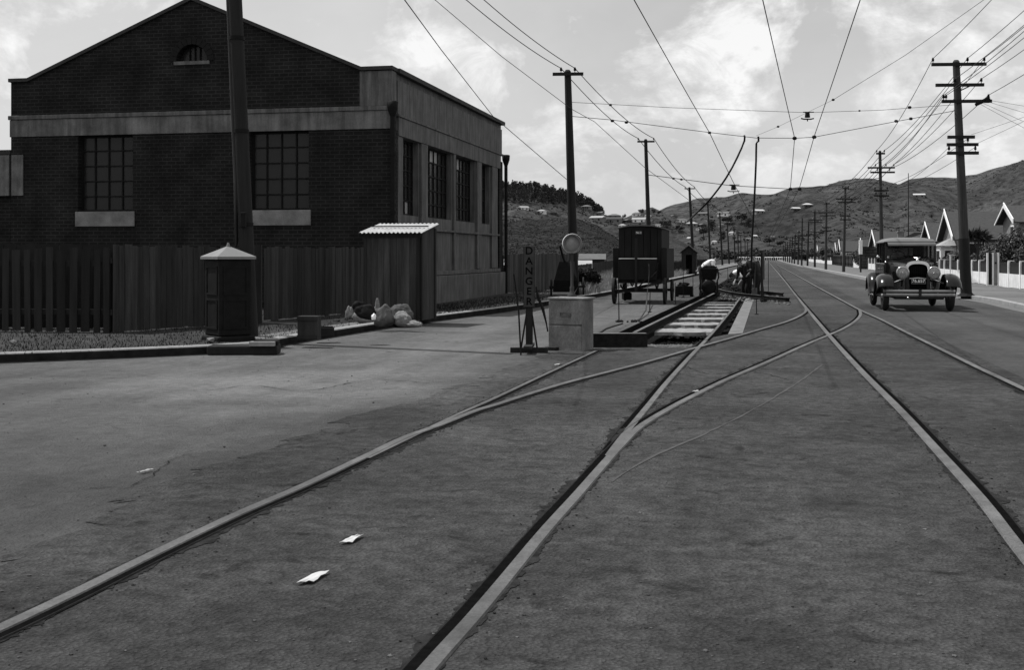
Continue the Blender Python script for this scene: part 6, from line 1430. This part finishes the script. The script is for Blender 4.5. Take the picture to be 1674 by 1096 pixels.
for px, py, wpx, lb, rf, wm_, rm, d in [(887, 417, 52, 'long grey-roofed house behind the board fence', 'gable', M_woodd, mat('grey slate roof', .16, .7, .2, 3), 85), (835, 420, 30, 'low shed with bright roof at the corner of the brick building', 'gable', M_woodd, M_white, 62), (951, 422, 30, 'low shed with bright roof right of the warning lamp', 'gable', M_woodd, M_white, 60),
                                       (1000, 414, 16, 'small pale gabled cottage left of the van', 'front', M_gw, M_rd, 130), (968, 414, 40, 'dark low outbuilding between lamp and van', 'gable', M_woodd, M_rd, 120), (915, 418, 14, 'little white lean-to behind the warning lamp', 'gable', M_white, M_woodd, 80)]:
    p = at(px, d, .1); zt = EYE + (HY - (py - 8)) / F * d; w_ = wpx * d / F; t = far_house(Vector((p.x, p.y, .1)), w_, max(.9, (zt) * .62), lb, rf, wm_, rm, rz=-.1); t['group'] = 'low buildings behind the board fence'

# pine wood on the left hill: a far mass
mb = MB()
for _ in range(620):
    px = random.uniform(700, 985); lo, hi = interp([(700, 300), (823, 308), (870, 310), (935, 322), (960, 335), (985, 350)], px), interp([(700, 332), (850, 334), (930, 336), (960, 340), (985, 352)], px)
    py = random.uniform(lo, hi) if random.random() < .7 else lo + random.random() ** 2 * 4
    p = HL.find(px, min(py + 1, 352)); h = random.uniform(3.2, 6.6); r = h * random.uniform(.28, .42)
    for k_ in range(46):
        z = random.random() ** .8; a = random.uniform(0, 6.28); rr = r * (1 - z * .75) * random.uniform(.5, 1.05); c = p + Vector((math.cos(a) * rr, math.sin(a) * rr, h * (.12 + z * .88)))
        s_ = random.uniform(.35, .75); v1 = Vector((random.uniform(-1, 1), random.uniform(-1, 1), random.uniform(-.5, .5))).normalized() * s_; v2 = Vector((random.uniform(-.4, .4), random.uniform(-.4, .4), 1)).normalized() * s_ * .6
        mb.add([c - v1, c - v2, c + v1, c + v2], [(0, 1, 2, 3)])
tag(mb.build('pine_wood', M_leaff, fix=False), 'dark pine wood covering the top of the left hill', kind='stuff')
# far trees one can tell apart
def far_tree(p, h, r, label, group='trees on the far slopes', conif=False):
    t = thing('tree', label, 'tree', p, 0, group); mb = MB()
    for _ in range(7):
        a = random.uniform(0, 6.28); c = Vector((math.cos(a) * r * .5, math.sin(a) * r * .5, h * random.uniform(.4, .85)))
        leafcloud(mb, c, (r * .55, r * .55, h * .24), 60, r * .13, .3, 1.4)
    mb.build('crown', M_leaff, t, fix=False); MB().cyl((0, 0, -.5), (0, 0, h * .6), h * .035, h * .02, 6).build('trunk', M_pole, t)
for i, (hl_, px, py, hp_, wp, lb) in enumerate([(HL, 1020, 357, 9, 8, 'tree on the saddle left of the second pole'), (HL, 1035, 350, 7, 9, 'round tree on the skyline left of the second pole'), (HL, 1048, 350, 8, 12, 'broad tree on the skyline at the second pole'), (HL, 1068, 350, 9, 10, 'tree on the skyline right of the second pole'),
        (HL, 1078, 352, 8, 8, 'shaggy tree right of the second pole'), (HL, 1095, 354, 6, 8, 'small skyline tree left of the third pole'), (HL, 1090, 372, 12, 18, 'dark trees below the ridge houses'), (HL, 1112, 380, 12, 16, 'dark tree left of the third pole below the houses'), (HL, 1160, 392, 18, 20, 'dark tree right of the third pole'),
        (HR, 1165, 378, 18, 18, 'dark tree behind the bending man, upper'), (HR, 1188, 368, 12, 20, 'tree clump under the long white house'), (HR, 1212, 366, 16, 20, 'large dark tree left of the hanging cable'), (HR, 1225, 372, 14, 14, 'dark tree behind the hanging cable'), (HR, 1150, 388, 18, 18, 'dark tree over the weeds right of the hut'),
        (HR, 1178, 396, 18, 18, 'tree between the left-hand poles'), (HR, 1258, 402, 12, 22, 'low dark tree at the road end'), (HR, 1276, 404, 9, 14, 'low dark tree right of the road end')]):
    p = hl_.find(px, py); far_tree(p, hp_ * p.y / F, wp * p.y / F / 2, lb)
# dark tree belt beyond the barrier
mb = MB()
for _ in range(240):
    px = random.uniform(1118, 1330); d = random.uniform(385, 425); h = random.uniform(2.8, 4.2) * (1 if px > 1225 else .75); p = at(px, d, 0)
    leafcloud(mb, p + Vector((0, 0, h * .5)), (random.uniform(1, 2.2), 1.2, h * .5), 60, .42, .2, 1.3)
tag(mb.build('tree_belt', M_leaff, fix=False), 'dark belt of trees beyond the white barrier', kind='stuff')

# scrub on the hills
mb = MB()
for _ in range(4200):
    px = random.uniform(1130, 1700); p = HR.pt(px, random.uniform(.08, .97))
    if noise.noise(Vector((p.x * .012, p.y * .012, 4))) < -.05 and random.random() < .8: continue
    s_ = random.uniform(.5, 1.5)
    leafcloud(mb, p + Vector((0, 0, s_ * .2)), (s_ * 1.5, s_ * 1.5, s_ * .35), 8, s_ * .45, .3, 1.3)
tag(mb.build('hill_scrub', M_leaff, fix=False), 'patches of low scrub over the bare hill', kind='stuff')
mb = MB()
for _ in range(5200):
    px = random.uniform(818, 1050); p = HS.pt(px, random.uniform(.03, .99)); s_ = random.uniform(.1, .32)
    if p.z < 0: continue
    leafcloud(mb, p + Vector((0, 0, s_ * .2)), (s_ * 1.5, s_ * 1.5, s_ * .5), 7, s_ * .5, .3, 1.3)
tag(mb.build('spur_scrub', mat('gorse scrub', .026, .9, .4, .4), fix=False), 'dense low scrub covering the dark spur behind the board fence', kind='stuff')
mb = MB()
for _ in range(2600):
    px = random.uniform(818, 1235); p = HL.pt(px, random.uniform(.05, .92)); s_ = random.uniform(.4, 1.5)
    if noise.noise(Vector((p.x * .02, p.y * .02, 1))) < -.1: continue
    leafcloud(mb, p + Vector((0, 0, s_ * .2)), (s_ * 1.5, s_ * 1.5, s_ * .6), 8, s_ * .45, .3, 1.3)
tag(mb.build('slope_scrub', M_leaff, fix=False), 'bushes scattered among the houses of the left hill', kind='stuff')

# ------------------------------------------------------------------ litter
for i, (px, py, w1, h1, lb) in enumerate([(575, 884, .055, .07, 'crumpled white paper on the near road, upper of two'), (512, 947, .06, .08, 'white scrap of paper on the near road, lower of two'), (237, 772, .03, .05, 'small white scrap on the left side of the road'), (911, 597, .05, .06, 'tiny white scrap in front of the crate'),
                                       (1137, 641, .04, .04, 'tiny white scrap beside the curved rail')]):
    q = G(px, py, .008); mb = MB(); nn = 4; vs = []
    for a in range(nn + 1):
        for b in range(nn + 1):
            u, v = -1 + 2 * a / nn, -1 + 2 * b / nn; vs.append(Vector((q.x + u * w1 * random.uniform(.9, 1.05) * .55 + v * .02, q.y + v * h1 * 1.05 * random.uniform(.88, 1.05) + u * h1 * .2, (.012 + .016 * abs(noise.noise(Vector((u * 1.5 + i * 9, v * 1.5, 0))))))))
    mb.add(vs, [(a * 5 + b, a * 5 + b + 1, (a + 1) * 5 + b + 1, (a + 1) * 5 + b) for a in range(nn) for b in range(nn)])
    o = mb.build('scrap_of_paper', M_paper, fix=False); tag(o, lb, 'paper', 'paper litter on the road'); o.modifiers.new('s', 'SOLIDIFY').thickness = .002
mb = MB()
for _ in range(1500):
    d = 3.5 + 22 * random.random() ** 1.6 ; px = random.uniform(0, 1674); p = Vector(((px - CX) / F * d, d, .006)); 
    if not (abs(p.x) < 20): continue
    mb.rock(p, random.uniform(.002, .007) + (.006 if random.random() < .06 else 0), .5)
tag(mb.build('road_grit', mat('road stones', .07, .95, .6, 3, island=.7), fix=False), 'loose grit scattered over the road', kind='stuff')
